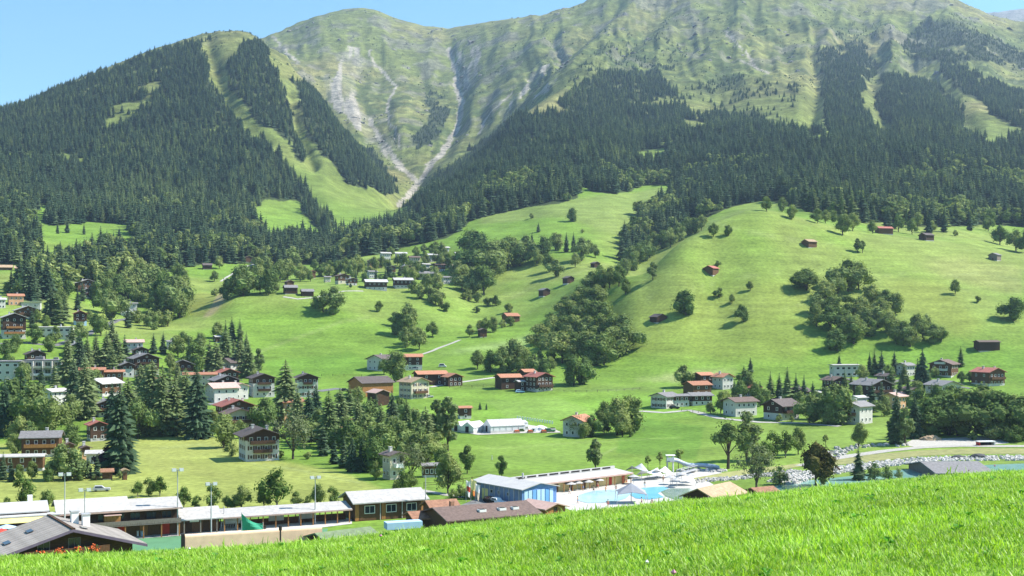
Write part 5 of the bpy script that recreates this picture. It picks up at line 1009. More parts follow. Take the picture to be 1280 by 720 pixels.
for q in (-4.6, .2, 4.8): window(t, (4.43, q, 2.3), 0, 2.3, 1.7, WHITE, cross=True)
for k in range(16): boxes('cladding_board', [((4.43, -7.4+k*.985, 2.0), (.06, .86, 3.9))], BROWN if k % 3 else ORWOOD, t) if not any(abs(-7.4+k*.985-q) < 1.6 for q in (-4.6, .2, 4.8)) else None
for q in (-2.3, 2.6): boxes('downpipe', [((4.6, q, 2.1), (.14, .14, 4.1))], METAL, t)
def annex():
    x, y = SB(-20.5, 4); t = thing('restaurant_annex', 'white roofed restaurant annex with yellow awning and terrace', 'building', (x, y, FLOOR), SBR)
    boxes('wall', [((0, 0, 2.8), (10, 8, 5.6))], BROWN, t); mono('roof', -5.6, 4.6, -4.3, 6.1, .6, 7.4, RF['white'], t, 4.5, 6.2); boxes('lower_roof', [((0, -5.0, 5.75), (13, 3.2, .22))], RF['white'], t); boxes('chimney', [((1.5, 1.0, 8.0), (.9, .9, 1.4))], WHITE, t)
    V, Fc = [], []; a = [(-4.2, -7.5, 4.75), (4.0, -7.5, 4.75), (4.0, -6.62, 5.5), (-4.2, -6.62, 5.5)]; hexa(V, Fc, a+[(q[0], q[1], q[2]+.08) for q in a]); mesh_obj('awning', V, Fc, YELLOW, t)
    boxes('terrace', [((-1, -8, 2.9), (22, 8, .25))], GREYWOOD, t); boxes('terrace_rail', [((-1, -11.9, 3.5), (22, .1, .9))], GREYWOOD, t)
    for k in range(6): boxes('post', [((-11+k*4, -11.6, 1.4), (.25, .25, 2.8))], GREYWOOD, t)
    for k in range(4): window(t, (-3.6+k*2.4, -4.05, 4.3), -90, 1.6, 1.6, BROWN)
annex()
x, y = SB(-33.5, 3.0); house_at('white_annex', 'white roofed building cut by the left photo edge beside the annex', 'building', x, y, FLOOR, SBR-radians(90), 8, 12, 5.4, 16, 'white', BROWN)
# parasols
def parasol(px, D, z, lab, mat, h=2.5, r=1.5, grp='parasols'):
    x = (px-640)/F*D; zz = float(terr(x, D)) if z is None else z; t = thing('parasol', lab, 'parasol', (x, D, zz), random.uniform(0, 1), grp)
    tubes('pole', [((0, 0, 0), (0, 0, h+.1), .05)], METAL, t); V = [(0, 0, h+.15)]; Fc = []; n = 8
    for k in range(n): a = 6.283*k/n; V.append((cos(a)*r, sin(a)*r, h-.42))
    for k in range(n): a = 6.283*(k+.5)/n; V.append((cos(a)*r*.9, sin(a)*r*.9, h-.40))
    for k in range(n): Fc += [(0, 1+k, 1+n+k), (0, 1+n+k, 1+(k+1) % n)]
    b = len(V); V += [(q[0], q[1], q[2]-.05) for q in V[:b]]; Fc += [tuple(b+i for i in reversed(f)) for f in Fc[:]]
    mesh_obj('canopy', V, Fc, mat, t)
parasol(68.5, 226, FLOOR+3.03, 'white parasol on the terrace right of the yellow awning', WHITE, 2.6, 1.7)
parasol(8, 222, FLOOR+3.03, 'pale blue parasol at the left end of the terrace', BLIGHT, 2.5, 1.8)
parasol(2, 219, FLOOR+3.03, 'red parasol at the left edge of the terrace', REDP, 2.3, 1.4)
for px, D, lab in ((713, 305, 'white parasol before the pavilion, leftmost of the pool row'), (722, 307, 'white parasol before the pavilion, second of the pool row'), (735, 309, 'white parasol before the pavilion, third of the pool row'), (748, 312, 'white parasol before the pavilion, fourth of the pool row'), (792, 318, 'white parasol right of the pavilion end'), (838, 316, 'white parasol beside the grey green pond'), (852, 322, 'white parasol below the water slide, left'), (864, 320, 'white parasol below the water slide, right'), (846, 311, 'white parasol on the pond edge near the tan roof')): parasol(px, D, None, lab, RF['white'], 2.3, 1.5)
for px, D, lab in ((770, 262, 'orange red parasol on the terrace below the grey sunshade, left'), (822, 266, 'orange red parasol on the terrace below the grey sunshade, right')): parasol(px, D, None, lab, ORANGE, 2.4, 1.5)
def shade_sail():
    D = 286; p = at(789, D); t = thing('sunshade', 'large grey pyramid sunshade in front of the blue pools', 'sunshade', p); V = [(0, 0, 4.6), (-3.4, -2.6, 2.3), (3.4, -2.6, 2.3), (3.6, 2.6, 2.5), (-3.4, 2.6, 2.5)]; V += [((V[i][0]+V[j][0])*.46, (V[i][1]+V[j][1])*.46, 2.75) for i, j in ((1, 2), (2, 3), (3, 4), (4, 1))]
    Fc = []
    for k in range(4): Fc += [(0, 1+k, 5+k), (0, 5+k, 1+(k+1) % 4)]
    b = len(V); V += [(q[0], q[1], q[2]-.06) for q in V]; Fc += [tuple(b+i for i in reversed(f)) for f in Fc[:]]; mesh_obj('canopy', V, Fc, matte('grey_fabric', (.30, .31, .35), .08), t)
    tubes('mast', [((0, 0, 0), (0, 0, 4.7), .09)], METAL, t)
    for x, y in ((-3.4, -2.6), (3.4, -2.6), (3.5, 2.6), (-3.4, 2.6)): tubes('corner_post', [((x*1.04, y*1.04, 0), (x, y, 2.4), .06)], METAL, t)
shade_sail()
# ---------------------------------------------------------------- masts, goals, nets
def mast(px, D, ytop, lab, lamps=True, name='floodlight_mast', cat='floodlight'):
    p = at(px, D); h = (HOR-ytop)/F*D-p.z; t = thing(name, lab, cat, p, radians(20), 'floodlight masts of the court' if lamps else None)
    tubes('pole', [((0, 0, 0), (0, 0, h*.5), .13), ((0, 0, h*.5), (0, 0, h), .09)], METAL, t, 8)
    if lamps:
        boxes('crossbar', [((0, 0, h-.25), (1.7, .1, .1))], METAL, t)
        for x in (-.7, .7):
            V, Fc = [], []; bx(V, Fc, (x, -.25, h-.1), (.85, .55, .6)); lm = mesh_obj('floodlight', V, Fc, METAL, t); boxes('lens', [((x, -.55, h-.12), (.72, .06, .48))], WHITE, lm)
mast(222, 243, 586.5, 'tallest floodlight mast at the right end of the sports building'); mast(264, 244, 604, 'floodlight mast before the one storey wing'); mast(394, 256, 596, 'floodlight mast before the covered walkway')
mast(106, 231, 611.5, 'floodlight mast rising behind the nearest grey roof'); mast(81, 228, 592, 'thin tall floodlight mast left of the nearest ridge')
mast(280, 249, 633, 'plain grey pole before the covered walkway', False, 'pole', 'pole'); mast(532, 264, 594, 'thin plain pole beside the wooden hall', False, 'pole', 'pole'); mast(615, 372, 569, 'small lamp post on the meadow edge behind the blue hall', False, 'lamp_post', 'lamp post'); mast(667, 352, 587, 'short lamp post right of the blue hall', False, 'lamp_post', 'lamp post')
def flag(px, D, ytop, lab, mats, w):
    p = at(px, D); h = (HOR-ytop)/F*D-p.z; t = thing('flag', lab, 'flag', p, radians(15), 'flags beside the blue hall'); tubes('pole', [((0, 0, 0), (0, 0, h), .06)], METAL, t)
    n = 6; V, Fc, fmi = [], [], []
    for i in range(n+1):
        z = h-.1-i*.62; ww = w*(1-.10*i)
        for k in range(4): V.append((.06+ww*k/3+.25*i*.25, .18*sin(k*1.7+i*.6), z-.28*k*.5))
    for i in range(n):
        for k in range(3): a = i*4+k; Fc.append((a, a+1, a+5, a+4)); fmi.append(min(len(mats)-1, int(i*len(mats)/n)))
    o = mesh_obj('cloth', V, Fc, mats, t, fmi); m = o.modifiers.new('thick', 'SOLIDIFY'); m.thickness = .03
flag(582.5, 288, 600, 'white flag with red bands, left of three by the hall', [WHITE, REDP, WHITE], 1.1); flag(588.5, 287, 598.5, 'yellow flag hanging from a pole, middle of the three', [YELLOW, YELLOW, ORANGE], 1.3); flag(594, 286, 604, 'pale flag nearest to the blue hall wall', [WHITE, CREAM], 1.1)
def goal(px, D, lab):
    p = at(px, D); t = thing('football_goal', lab, 'goal', p, radians(25), 'small white goals on the court'); r = .07
    tubes('frame', [((-1.5, 0, 0), (-1.5, 0, 1.6), r), ((1.5, 0, 0), (1.5, 0, 1.6), r), ((-1.5, 0, 1.6), (1.5, 0, 1.6), r), ((-1.5, 0, 1.6), (-1.5, 1.1, 0), r), ((1.5, 0, 1.6), (1.5, 1.1, 0), r)], WHITE, t)
    tubes('net', [((-1.5+.5*k, 0, 1.6), (-1.5+.5*k, 1.1, 0), .025) for k in range(1, 6)]+[((-1.5, q*.28, 1.6-q*.4), (1.5, q*.28, 1.6-q*.4), .025) for q in range(1, 4)], WHITE, t)
goal(209, 245, 'small white goal frame below the sports balcony'); goal(286, 250, 'small white goal before the covered walkway')
def net():
    p = at(302, 246); t = thing('safety_net', 'green safety net sagging from a tall post on the court', 'net', p, radians(22)); m = matte('green_netting', (.05, .33, .20), .1); V, Fc = [], []; n = 10
    for i in range(n+1):
        u = i/n; top = 3.9*(1-u)**1.6+1.7*u+.0
        for k in range(5): V.append((u*4.2, .25*sin(u*5+k), .15+(top-.15)*k/4))
    for i in range(n):
        for k in range(4): a = i*5+k; Fc.append((a, a+5, a+6, a+1))
    o = mesh_obj('netting', V, Fc, m, t); md = o.modifiers.new('thick', 'SOLIDIFY'); md.thickness = .02
    for x, h in ((0, 4.1), (4.25, 1.9)): tubes('post', [((x, 0, 0), (x, 0, h), .06)], METAL, t)
net()
def hoop(px, D, lab):
    p = at(px, D); t = thing('basketball_hoop', lab, 'hoop', p, radians(25), 'basketball hoops on the court'); tubes('pole', [((0, .6, 0), (0, .6, 3.0), .07), ((0, .6, 2.9), (0, .1, 2.7), .05)], METAL, t); boxes('backboard', [((0, 0, 2.75), (1.8, .06, 1.1))], WHITE, t)
hoop(243, 246, 'basketball hoop with white board at the one storey wing'); hoop(375, 256, 'basketball hoop with white board at the covered walkway')
def bench(px, D, lab):
    t = thing('bench', lab, 'bench', at(px, D), radians(22)); boxes('seat', [((0, 0, .46), (3.4, .45, .07))], WOOD, t); boxes('backrest', [((0, .24, .8), (3.4, .06, .4))], WOOD, t)
    for x in (-1.4, 1.4): boxes('leg', [((x, 0, .21), (.1, .4, .42))], METAL, t)
bench(322, 248, 'dark bench right of the green net')
for px, lab in ((178, 'blue white bin under the sports balcony'), (172, 'white bin left of the blue one under the balcony')):
    p = Vector((*SB(0, -.9), FLOOR)); p = at(px, 242.5); t = thing('waste_bin', lab, 'bin', p, 0); tubes('body', [((0, 0, 0), (0, 0, 1.0), .38)], BLIGHT if px == 178 else WHITE, t, 10); tubes('lid', [((0, 0, 1.0), (0, 0, 1.1), .42)], METAL, t, 10)
# ---------------------------------------------------------------- near roofs below the grass slope
def near_chalet():
    D = 150.; pm = D/F; apex = Vector(((91.5-640)*pm, D, (HOR-662)*pm)); rz = radians(33); W, L, pitch = 16.6, 10.6, 16.5; R = tan_(pitch)*W/2
    gz = -36.5; H = apex.z-gz-R; c = apex-Vector((sin(rz)*(L/2+1.2), -cos(rz)*(L/2+1.2), 0)); t = thing('chalet', 'nearest chalet with lined grey roof and red geraniums below', 'house', (c.x, c.y, gz), rz)
    V, Fc = [], []; gable_wall(V, Fc, W-1.6, L, -1, H-.05, H+R-.4); mesh_obj('timber_wall', V, Fc, WOOD, t)
    NR_ = matte('brown_grey_roof', (.33, .295, .265), .2, 1.2); k = R/(W/2); y0, y1 = -L/2-1.2, L/2+1.2; n = 22; wd = (y1-y0)/n; rf = None
    for s in (-1, 1):
        V, Fc = [], []; a = [(0, y0, H+R-.12), (s*(W/2+.6), y0, H-.12-k*.6), (s*(W/2+.6), y1, H-.12-k*.6), (0, y1, H+R-.12)]; a = a if s > 0 else [a[1], a[0], a[3], a[2]]; hexa(V, Fc, a+[(q[0], q[1], q[2]+.12) for q in a]); rf = mesh_obj('roof', V, Fc, RF['grey'], t)
        sh = None
        for i in range(n):
            yy = y0+wd*i; d = .02*(i % 2)
            if sh is None:
                V, Fc = [], []; a = [(0.02, 0, R+.003), (s*(W/2+.7), 0, -k*.7+.003), (s*(W/2+.7), wd*.86, -k*.7+.003), (0.02*s, wd*.86, R+.003)]; a = a if s > 0 else [a[1], a[0], a[3], a[2]]; hexa(V, Fc, a+[(q[0], q[1], q[2]+.07) for q in a]); o = mesh_obj('roof_panel', V, Fc, NR_, rf, linkit=False); sh = o.data
            o = bpy.data.objects.new('roof_panel', sh); link(o, rf); o.location = (0, yy, H+d)
    boxes('bargeboard', [((0, y0-.04, H+R+.05), (.5, .06, .35))], WOOD, t)
    for s in (-1, 1):
        V, Fc = [], []; a = [(0, y0-.08, H+R-.3), (s*(W/2+.7), y0-.08, H-.3-k*.7), (s*(W/2+.7), y0-.01, H-.3-k*.7), (0, y0-.01, H+R-.3)]; a = a if s > 0 else [a[1], a[0], a[3], a[2]]; hexa(V, Fc, a+[(q[0], q[1], q[2]+.34) for q in a]); mesh_obj('bargeboard', V, Fc, matte('violet_board', (.13, .10, .15), .15), t)
    rid = boxes('ridge_cap', [((0, (y0+y1)/2, H+R+.1), (.4, y1-y0, .14))], WOOD, t)
    for x, y in ((2.2, 2.0), (3.4, 1.2)):
        zc = H+R-k*abs(x); ch = boxes('chimney', [((x, y, zc+.5), (.9, .7, 2.0))], WHITE, t); boxes('chimney_cap', [((x, y, zc+1.6), (1.1, .9, .16))], METAL, ch)
    for x, y, w in ((-3.6, .6, 1.6), (-6.6, -1.2, 1.8), (2.0, -3.3, 1.3)):
        s = -1 if x < 0 else 1; z = H+R-k*abs(x); V, Fc = [], []; dx = .35
        a = [(x-dx, y-w/2, z+.16+s*k*dx), (x+dx, y-w/2, z+.16-s*k*dx), (x+dx, y+w/2, z+.16-s*k*dx), (x-dx, y+w/2, z+.16+s*k*dx)]; hexa(V, Fc, a+[(q[0], q[1], q[2]+.1) for q in a]); mesh_obj('skylight', V, Fc, GLASS, t)
    for x in (-3.2, .4): window(t, (x, -L/2-.05, H+R*.22), -90, 1.5, 1.5, GREYWOOD, shutters=False, cross=True)
    boxes('balcony', [((-.6, -L/2-.55, H-.6), (10, 1.1, .15)), ((-.6, -L/2-1.05, H-.2), (10, .08, .8))], BROWN, t)
    fl_ = [((x, -L/2-1.2, H+.25), r_) for x, r_ in ((-3.6, .5), (-1.6, .55), (.6, .6), (2.4, .7))]
    for (c_, r_) in fl_:
        V, Fc = [], []; fi = []
        for q in range(90):
            p = Vector((random.gauss(0, .45*r_), random.gauss(0, .25*r_), random.gauss(0, .28*r_))); nn = Vector((random.uniform(-1, 1), random.uniform(-1, 0), random.uniform(-.2, 1))).normalized(); u = nn.orthogonal().normalized()*random.uniform(.07, .13); w = nn.cross(u); b = len(V); V += [tuple(p-u), tuple(p-w), tuple(p+u), tuple(p+w)]; Fc.append((b, b+1, b+2, b+3)); fi.append(0 if random.random() < .68 else 1)
        g = mesh_obj('geraniums', V, Fc, [GERAN, LEAFG], t, fi); g.location = (c_[0], c_[1], c_[2]-.25)
near_chalet()
def simple_house(name, lab, cat, apexpx, D, rot, W, L, pitch, roof, wall, lowz, windows=0):
    pm = D/F; r = radians(rot); apex = Vector(((apexpx[0]-640)*pm, D, (HOR-apexpx[1])*pm)); R = tan_(pitch)*W/2; H = apex.z-lowz-R
    c = apex-Vector((sin(r)*(L/2+.7), -cos(r)*(L/2+.7), 0)); t, rf, _ = house_at(name, lab, cat, c.x, c.y, lowz, r, W, L, max(1.5, H), pitch, roof, wall, oe=.7, og=.7)
    for q in range(windows): window(t, ((-.5+(q+.5)/windows)*W*.8, -L/2-.03, max(1.2, H-.9)), -90, .9, .9, WOOD)
    return t, rf, max(1.5, H), R
t, rf, H, R = simple_house('large_roof_hall', 'large low hall with brown tiled roof and white skylights', 'building', (540, 636), 246, -62, 12.5, 20, 14, 'brown', BROWN, -42.4)
for q, (u, w) in enumerate(((-1.5, 1.5), (3.0, 1.5), (6.0, 1.3))):
    z = H+R-.6*R+.28; a = boxes('skylight', [((3.7, u, z+.15), (1.3, w, .5))], WHITE, t); boxes('pane', [((3.74, u, z+.42), (1.1, w-.3, .06))], GLASS, a)
boxes('chimney', [((-.8, -6.0, H+R+.3), (.8, .8, 1.6))], RF['rust'], t)
simple_house('brown_hut', 'rust brown roofed hut against the wooden hall', 'hut', (531, 627), 256, -68, 6.5, 5.5, 20, 'rust', BROWN, -42.3, 1)
simple_house('brown_hut', 'low rust brown roof in front of the other rust roof', 'hut', (509, 641), 250, -66, 5.5, 8.5, 18, 'rust', BROWN, -42.3, 1)
simple_house('kiosk', 'small pinkish roofed kiosk in front of the blue hall', 'kiosk', (697, 631), 268, 42, 6.0, 8.0, 16, 'pink', ORWOOD, -42.3, 1)
simple_house('pool_hut', 'hut with a tan tiled roof and dark gable by the pond', 'hut', (871.5, 612), 268, -38, 7.8, 13.5, 24, 'tan', WOOD, -42.4, 2)
simple_house('brown_hut', 'small red brown roof right behind the tan tiled hut', 'hut', (938, 611), 285, -60, 4.5, 5.5, 20, 'rust', BROWN, -42.4)
simple_house('green_roof_hut', 'hut with moss green roof just above the grass', 'hut', (393, 668), 226, -52, 8.2, 10.5, 15, 'olive', WOOD, -42.2)
simple_house('grey_roof_shed', 'wide grey roofed shed half hidden by grass beside the river', 'shed', (1150, 578), 330, -87, 20, 14.5, 10, 'grey', GREYWOOD, -42.4)
def low_wall():
    p0 = at(231, 222); p1 = at(402, 231); L = (p1-p0).length; rz = math.atan2(p1.y-p0.y, p1.x-p0.x); t = thing('peach_wall', 'long low peach coloured wall with rounded top above the grass', 'wall', p0, rz); V, Fc = [], []; n = 6; m = matte('peach_render', (.86, .56, .38), .1, .8); z1 = (HOR-668)/F*222-p0.z
    for k in range(9):
        a = pi*k/8; V += [(0, -cos(a)*.5, z1-.5+sin(a)*.5), (L, -cos(a)*.5, z1-.5+sin(a)*.5)]
    b = len(V); V += [(0, -.5, -1), (L, -.5, -1), (0, .5, -1), (L, .5, -1)]; Fc = [(2*k, 2*k+1, 2*k+3, 2*k+2) for k in range(8)]+[(b, b+1, 1, 0), (16, 17, b+3, b+2), tuple([b]+[2*k for k in range(9)]+[b+2])[::-1], tuple([b+1]+[2*k+1 for k in range(9)]+[b+3])]
    mesh_obj('wall', V, Fc, m, t); boxes('end_post', [((-.35, 0, z1/2), (.5, 1.3, z1+.3))], DARK, t)
low_wall()
tag(tubes('dark_post', [(at(350.5, 226), at(350.5, 226)+Vector((0, 0, 4.0)), .16), (at(350.5, 226)+Vector((0, 0, 3.6)), at(350.5, 226)+Vector((0, 0, 4.4)), .32)], DARK), 'dark post with a round head beside the peach wall', 'post')
tag(boxes('water_tank', [((at(504, 238).x, 238, -39.4), (7.0, 2.6, 1.3), radians(20))], BLIGHT), 'pale blue covered basin in front of the wooden hall', 'basin')
# ---------------------------------------------------------------- blue hall and pavilion
def blue_hall():
    A = Vector((2.3, 281.0)); rz = radians(38); W, L, H = 10.2, 18.8, 3.75; pitch = 12; R = H+tan_(pitch)*W/2; c = A+Vector((cos(rz)*W/2-sin(rz)*L/2, sin(rz)*W/2+cos(rz)*L/2)); t = thing('blue_hall', 'blue clad hall with pale roof and striped blue gable', 'building', (c.x, c.y, -42.35), rz)
    V, Fc = [], []; gable_wall(V, Fc, W, L, -.4, H, R); mesh_obj('wall', V, Fc, BLUE, t); roof_mesh('roof', W, L, H, R, .55, .6, RF['white'], t, .2)
    boxes('side_wall', [((-W/2-.03, 0, H/2-.1), (.06, L-.2, H-.1))], BLUESHADE, t)  # sheet over the long side, its shade painted in as a greyed blue
    for k in range(10): boxes('wall_rib', [((-W/2-.12, -L/2+1+k*1.86, H/2-.1), (.14, .22, H-.2))], METAL, t)
    for k, mm in enumerate((BLIGHT, BLIGHT, BMID, BLIGHT, BLIGHT, BMID, BLIGHT)): boxes('gable_panel', [((-4.0+k*1.25, -L/2-.05, 1.75), (1.02, .08, 3.3))], mm, t)
    boxes('door', [((-W/2-.10, 4.6, 1.3), (.08, 2.4, 2.6))], YELLOW, t)
    for k, y in enumerate((-4.4, -.8, 2.0)): window(t, (-W/2-.08, y, 2.2), 180, 1.0, .9, METAL)
    tubes('flue', [((1.8, -1, R-.6), (1.8, -1, R+1.4), .22)], METAL, t, 8); tubes('roof_pipe', [((-.6, -2.4, R+.3), (1.5, -2.0, R+.25), .08)], DARK, t)
blue_hall()
def pavilion():
    p0 = Vector((3.2, 296.)); p1 = Vector((30.2, 320.)); d = p1-p0; L = d.length; rz = math.atan2(d.y, d.x); t = thing('pool_pavilion', 'long ochre changing pavilion with pale flat roof behind the pools', 'building', (p0.x, p0.y, -42.3), rz)
    boxes('wall', [((L/2, 3.0, 1.25), (L, 5.0, 2.5))], OCHRE, t); mono('roof', -.5, L+.8, -1.0, 2.55, 5.8, 3.15, RF['white'], t, t=.25); boxes('eaves_board', [((L/2, -1.08, 2.68), (L+1.2, .1, .36))], RF['pink'], t)
    boxes('clerestory', [((L/2, 5.2, 3.75), (L, .5, .75))], RF['white'], t)
    for k in range(9): boxes('clerestory_window', [((1.9+k*(L-2.2)/9+.9, 4.93, 3.8), ((L-2)/9*.78, .06, .38))], DARK, t)
    for k in range(8): boxes('door', [((1.4+k*(L-2)/7.2, .47, 1.05), (1.0, .08, 2.1))], BROWN if k < 6 else REDP, t)
    for k in range(13): boxes('post', [((k*L/12, -.8, 1.3), (.16, .16, 2.6))], ORWOOD, t)
pavilion()
# tent roofs right of the pavilion
def canopy(px, D, w, l, h, rz, lab, mat, name='sun_sail', cat='sun sail'):
    p = at(px, D); t = thing(name, lab, cat, p, radians(rz)); V, Fc = [], []; n = 6
    for i in range(n+1):
        for k in range(n+1):
            u, v = i/n-.5, k/n-.5; V.append((u*w, v*l, h+.9*(abs(u*v)*4)*(1 if u*v > 0 else -1)-.5*(1-4*u*u)*.5))
    for i in range(n):
        for k in range(n): a = i*(n+1)+k; Fc.append((a, a+n+1, a+n+2, a+1))
    o = mesh_obj('sail', V, Fc, mat, t, smooth=True); m = o.modifiers.new('thick', 'SOLIDIFY'); m.thickness = .04
    for x, y in ((-.5, -.5), (.5, -.5), (.5, .5), (-.5, .5)): tubes('mast', [((x*w, y*l, 0), (x*w, y*l, h+.9*(1 if x*y > 0 else -1)), .07)], METAL, t)
canopy(796, 330, 5, 4.5, 2.6, 20, 'grey sail roof right of the pavilion end', matte('pale_grey_fabric', (.40, .41, .45), .06)); canopy(812, 326, 6, 4, 1.9, 15, 'white sail roof nearest the pavilion on the terrace', WHITE); canopy(826, 329, 6, 4, 1.8, 30, 'white sail roof in the middle of the pool terrace', WHITE); canopy(855, 315, 5, 4, 1.6, 10, 'white sail roof above the pond stones', WHITE)
def slide():
    p = at(834, 340); t = thing('water_slide', 'blue grey water slide tube winding from a white tower', 'slide', p, 0); m = matte('slide_tube', (.42, .48, .56), .06, rough=.4); pts = [((836, 575), 340), ((842, 574.5), 341), ((848, 576), 342), ((854, 579), 342), ((860, 581.2), 342), ((868, 581.8), 342), ((876, 581.5), 343), ((884, 582.2), 343), ((893, 583.0), 343), ((899, 585), 342)]
    q = [Vector(((a-640)/F*D, D, (HOR-b)/F*D))-p for (a, b), D in pts]; V, Fc = [], []; n = 10
    for i, c in enumerate(q):
        for k in range(n): a = 6.283*k/n; V.append((c.x, c.y+cos(a)*.75, c.z+sin(a)*.62))
    for i in range(len(q)-1):
        for k in range(n): a = i*n; Fc.append((a+k, a+(k+1) % n, a+n+(k+1) % n, a+n+k))
    mesh_obj('tube', V, Fc, m, t, smooth=True)
    for i in (3, 5, 7, 8): tubes('support', [((q[i].x, q[i].y, 0), (q[i].x, q[i].y, q[i].z-.5), .1)], METAL, t)
    for x in (0, 1.6): tubes('tower_post', [((x, -.8, 0), (x, -.8, 4.6), .13), ((x, .8, 0), (x, .8, 4.6), .13)], METAL if x == 0 else WHITE, t)
    boxes('platform', [((.8, 0, 3.0), (2.2, 2.0, .15))], METAL, t); boxes('tower_rail', [((.8, -.9, 3.7), (2.0, .06, .9))], WHITE, t); boxes('roof', [((.9, 0, 4.7), (2.6, 2.2, .12))], WHITE, t)
    t = thing('footbridge', 'straight grey footbridge on posts below the water slide', 'bridge', at(846, 331), 0); a = Vector((0, 0, .9)); b = Vector((6.0, 9, 1.1)); tubes('rail', [((a.x, a.y, 1.9), (b.x, b.y, 2.1), .07), ((a.x+.8, a.y-1, 1.9), (b.x+.8, b.y-1, 2.1), .07)], METAL, t); V, Fc = [], []; hexa(V, Fc, [(0, 0, .7), (.8, -1, .7), (6.8, 8, .9), (6, 9, .9), (0, 0, .95), (.8, -1, .95), (6.8, 8, 1.15), (6, 9, 1.15)]); mesh_obj('deck', V, Fc, METAL, t)
    for k in range(4): tubes('post', [((k*2, k*3, 0), (k*2, k*3, 1.9+k*.06), .07)], METAL, t)
slide()
def trestle():
    p = at(1041, 337); t = thing('timber_ramp', 'dark timber ramp leaning at the water by the bronze tree', 'ramp', p, radians(-15)); tubes('beam', [((-1.5, 0, 3.2), (2.4, 0, .1), .16)], WOOD, t); tubes('beam', [((-1.5, 1.6, 3.2), (2.4, 1.6, .1), .16)], WOOD, t)
    for k in range(7): tubes('rung', [((-1.3+k*.55, 0, 3.0-k*.45), (-1.3+k*.55, 1.6, 3.0-k*.45), .08)], WOOD, t)
    for y in (0, 1.6): tubes('post', [((-1.4, y, -.2), (-1.4, y, 3.2), .14)], WOOD, t)
trestle()
# ---------------------------------------------------------------- greenhouses
def greenhouse(lab, box, D, rot, W, L, H, R_, name='greenhouse'):
    px, py = box; r = radians(rot); p = at(px, D); t = thing(name, lab, 'greenhouse', p, r); V, Fc = [], []; z = .7
    boxes('plinth', [((0, 0, .1), (W, L, 1.2))], STONE, t); gable_wall(V, Fc, W-.1, L-.1, .7, H, H+R_); mesh_obj('glazing', V, Fc, matte('milky_glass', (.68, .70, .70), .05, rough=.25, spec=.5), t); k = R_/(W/2); n = int(L/1.25); me = None
    for s in (-1, 1):
        me = None
        for i in range(n):
            if me is None:
                V, Fc = [], []; w = L/n; a = [(.03*s, .03, R_+.02), (s*(W/2+.15), .03, -k*.15+.02), (s*(W/2+.15), w-.03, -k*.15+.02), (.03*s, w-.03, R_+.02)]; a = a if s > 0 else [a[1], a[0], a[3], a[2]]; hexa(V, Fc, a+[(q[0], q[1], q[2]+.06) for q in a]); me = mesh_obj('roof_panel', V, Fc, RF['white'], None, linkit=False).data
            o = bpy.data.objects.new('roof_panel', me); link(o, t); o.location = (0, -L/2+i*L/n, H)
    for q in range(int(L/2.5)): boxes('mullion', [((W/2+.0, -L/2+(q+.5)*2.5, (H+.7)/2), (.1, .1, H-.7))], METAL, t)
    boxes('door', [((0, -L/2-.05, 1.2), (1.4, .08, 2.2))], DARK, t)
GD = ground_at(628, 541).y
greenhouse('large milky greenhouse with gable end to the left', (630, 0), GD+4, -64, 7.0, 14, 2.3, 2.2); greenhouse('smaller milky greenhouse with dark gable, middle of three', (592, 0), GD+3, -30, 5.5, 9, 1.9, 1.9); greenhouse('smallest milky greenhouse at the left of the row', (578, 0), GD+7, -30, 4.6, 9, 1.8, 1.6); greenhouse('low white greenhouse block behind the large greenhouse', (646, 0), GD+14, -64, 5, 7, 2.0, .7)
for i in range(15):
    p = ground_at(647+i*3.1, 523.5+i*.45); o = boxes('row_marker', [((p.x, p.y, p.z+.5), (.55, .5, 1.2))], WHITE); tag(o, 'small white field marker in a slanting row behind the greenhouses', 'marker', 'white markers in a row')
for i in range(9):
    p = ground_at(646+i*5.6, 541-(i % 3)*1.6); t = thing('plant_tray', f'{["rust","green","grey"][i%3]} plant tray in the greenhouse yard, {ORD[i]} of the trays'.replace(' of the trays', ''), 'tray', p, .3, 'trays in the greenhouse yard'); boxes('tray', [((0, 0, .35), (2.0, 1.2, .7))], [RF['rust'], LEAFG, STONE][i % 3], t); boxes('plants', [((.1*k-.6+.3*k, 0, .85), (.3, .9, .4)) for k in range(4)], LEAFG if i % 3 else GERAN, t)
# ---------------------------------------------------------------- vehicles
CARM = {}
def car(px, py, rz, lab, mat, D=None, van=False):
    p = ground_at(px, py) if D is None else at(px, D); t = thing('van' if van else 'car', lab, 'van' if van else 'car', p, radians(rz), 'parked vehicles'); h = 1.9 if van else 1.42; V, Fc = [], []
    hexa(V, Fc, [(-2.1, -.85, .32), (2.1, -.85, .32), (2.1, .85, .32), (-2.1, .85, .32), (-2.05, -.84, .85), (2.0, -.84, .80), (2.0, .84, .80), (-2.05, .84, .85)])
    a = 1.55 if van else .75; hexa(V, Fc, [(-1.9, -.8, .851), (a, -.8, .851), (a, .8, .851), (-1.9, .8, .851), (-1.6, -.66, h), (a-.7, -.66, h), (a-.7, .66, h), (-1.6, .66, h)]); mesh_obj('body', V, Fc, mat, t)
    for s in (-1, 1): V, Fc = [], []; hexa(V, Fc, [(-1.6, s*.80-.01, .93), (a-.2, s*.80-.01, .93), (a-.2, s*.80+.01, .93), (-1.6, s*.80+.01, .93), (-1.45, s*.70-.01, h-.1), (a-.75, s*.70-.01, h-.1), (a-.75, s*.70+.01, h-.1), (-1.45, s*.70+.01, h-.1)]); mesh_obj('side_window', V, Fc, GLASS, t)
    for x in (-1.3, 1.3):
        for y in (-.8, .8): tubes('wheel', [((x, y-.1, .32), (x, y+.1, .32), .32)], DARK, t, 10)
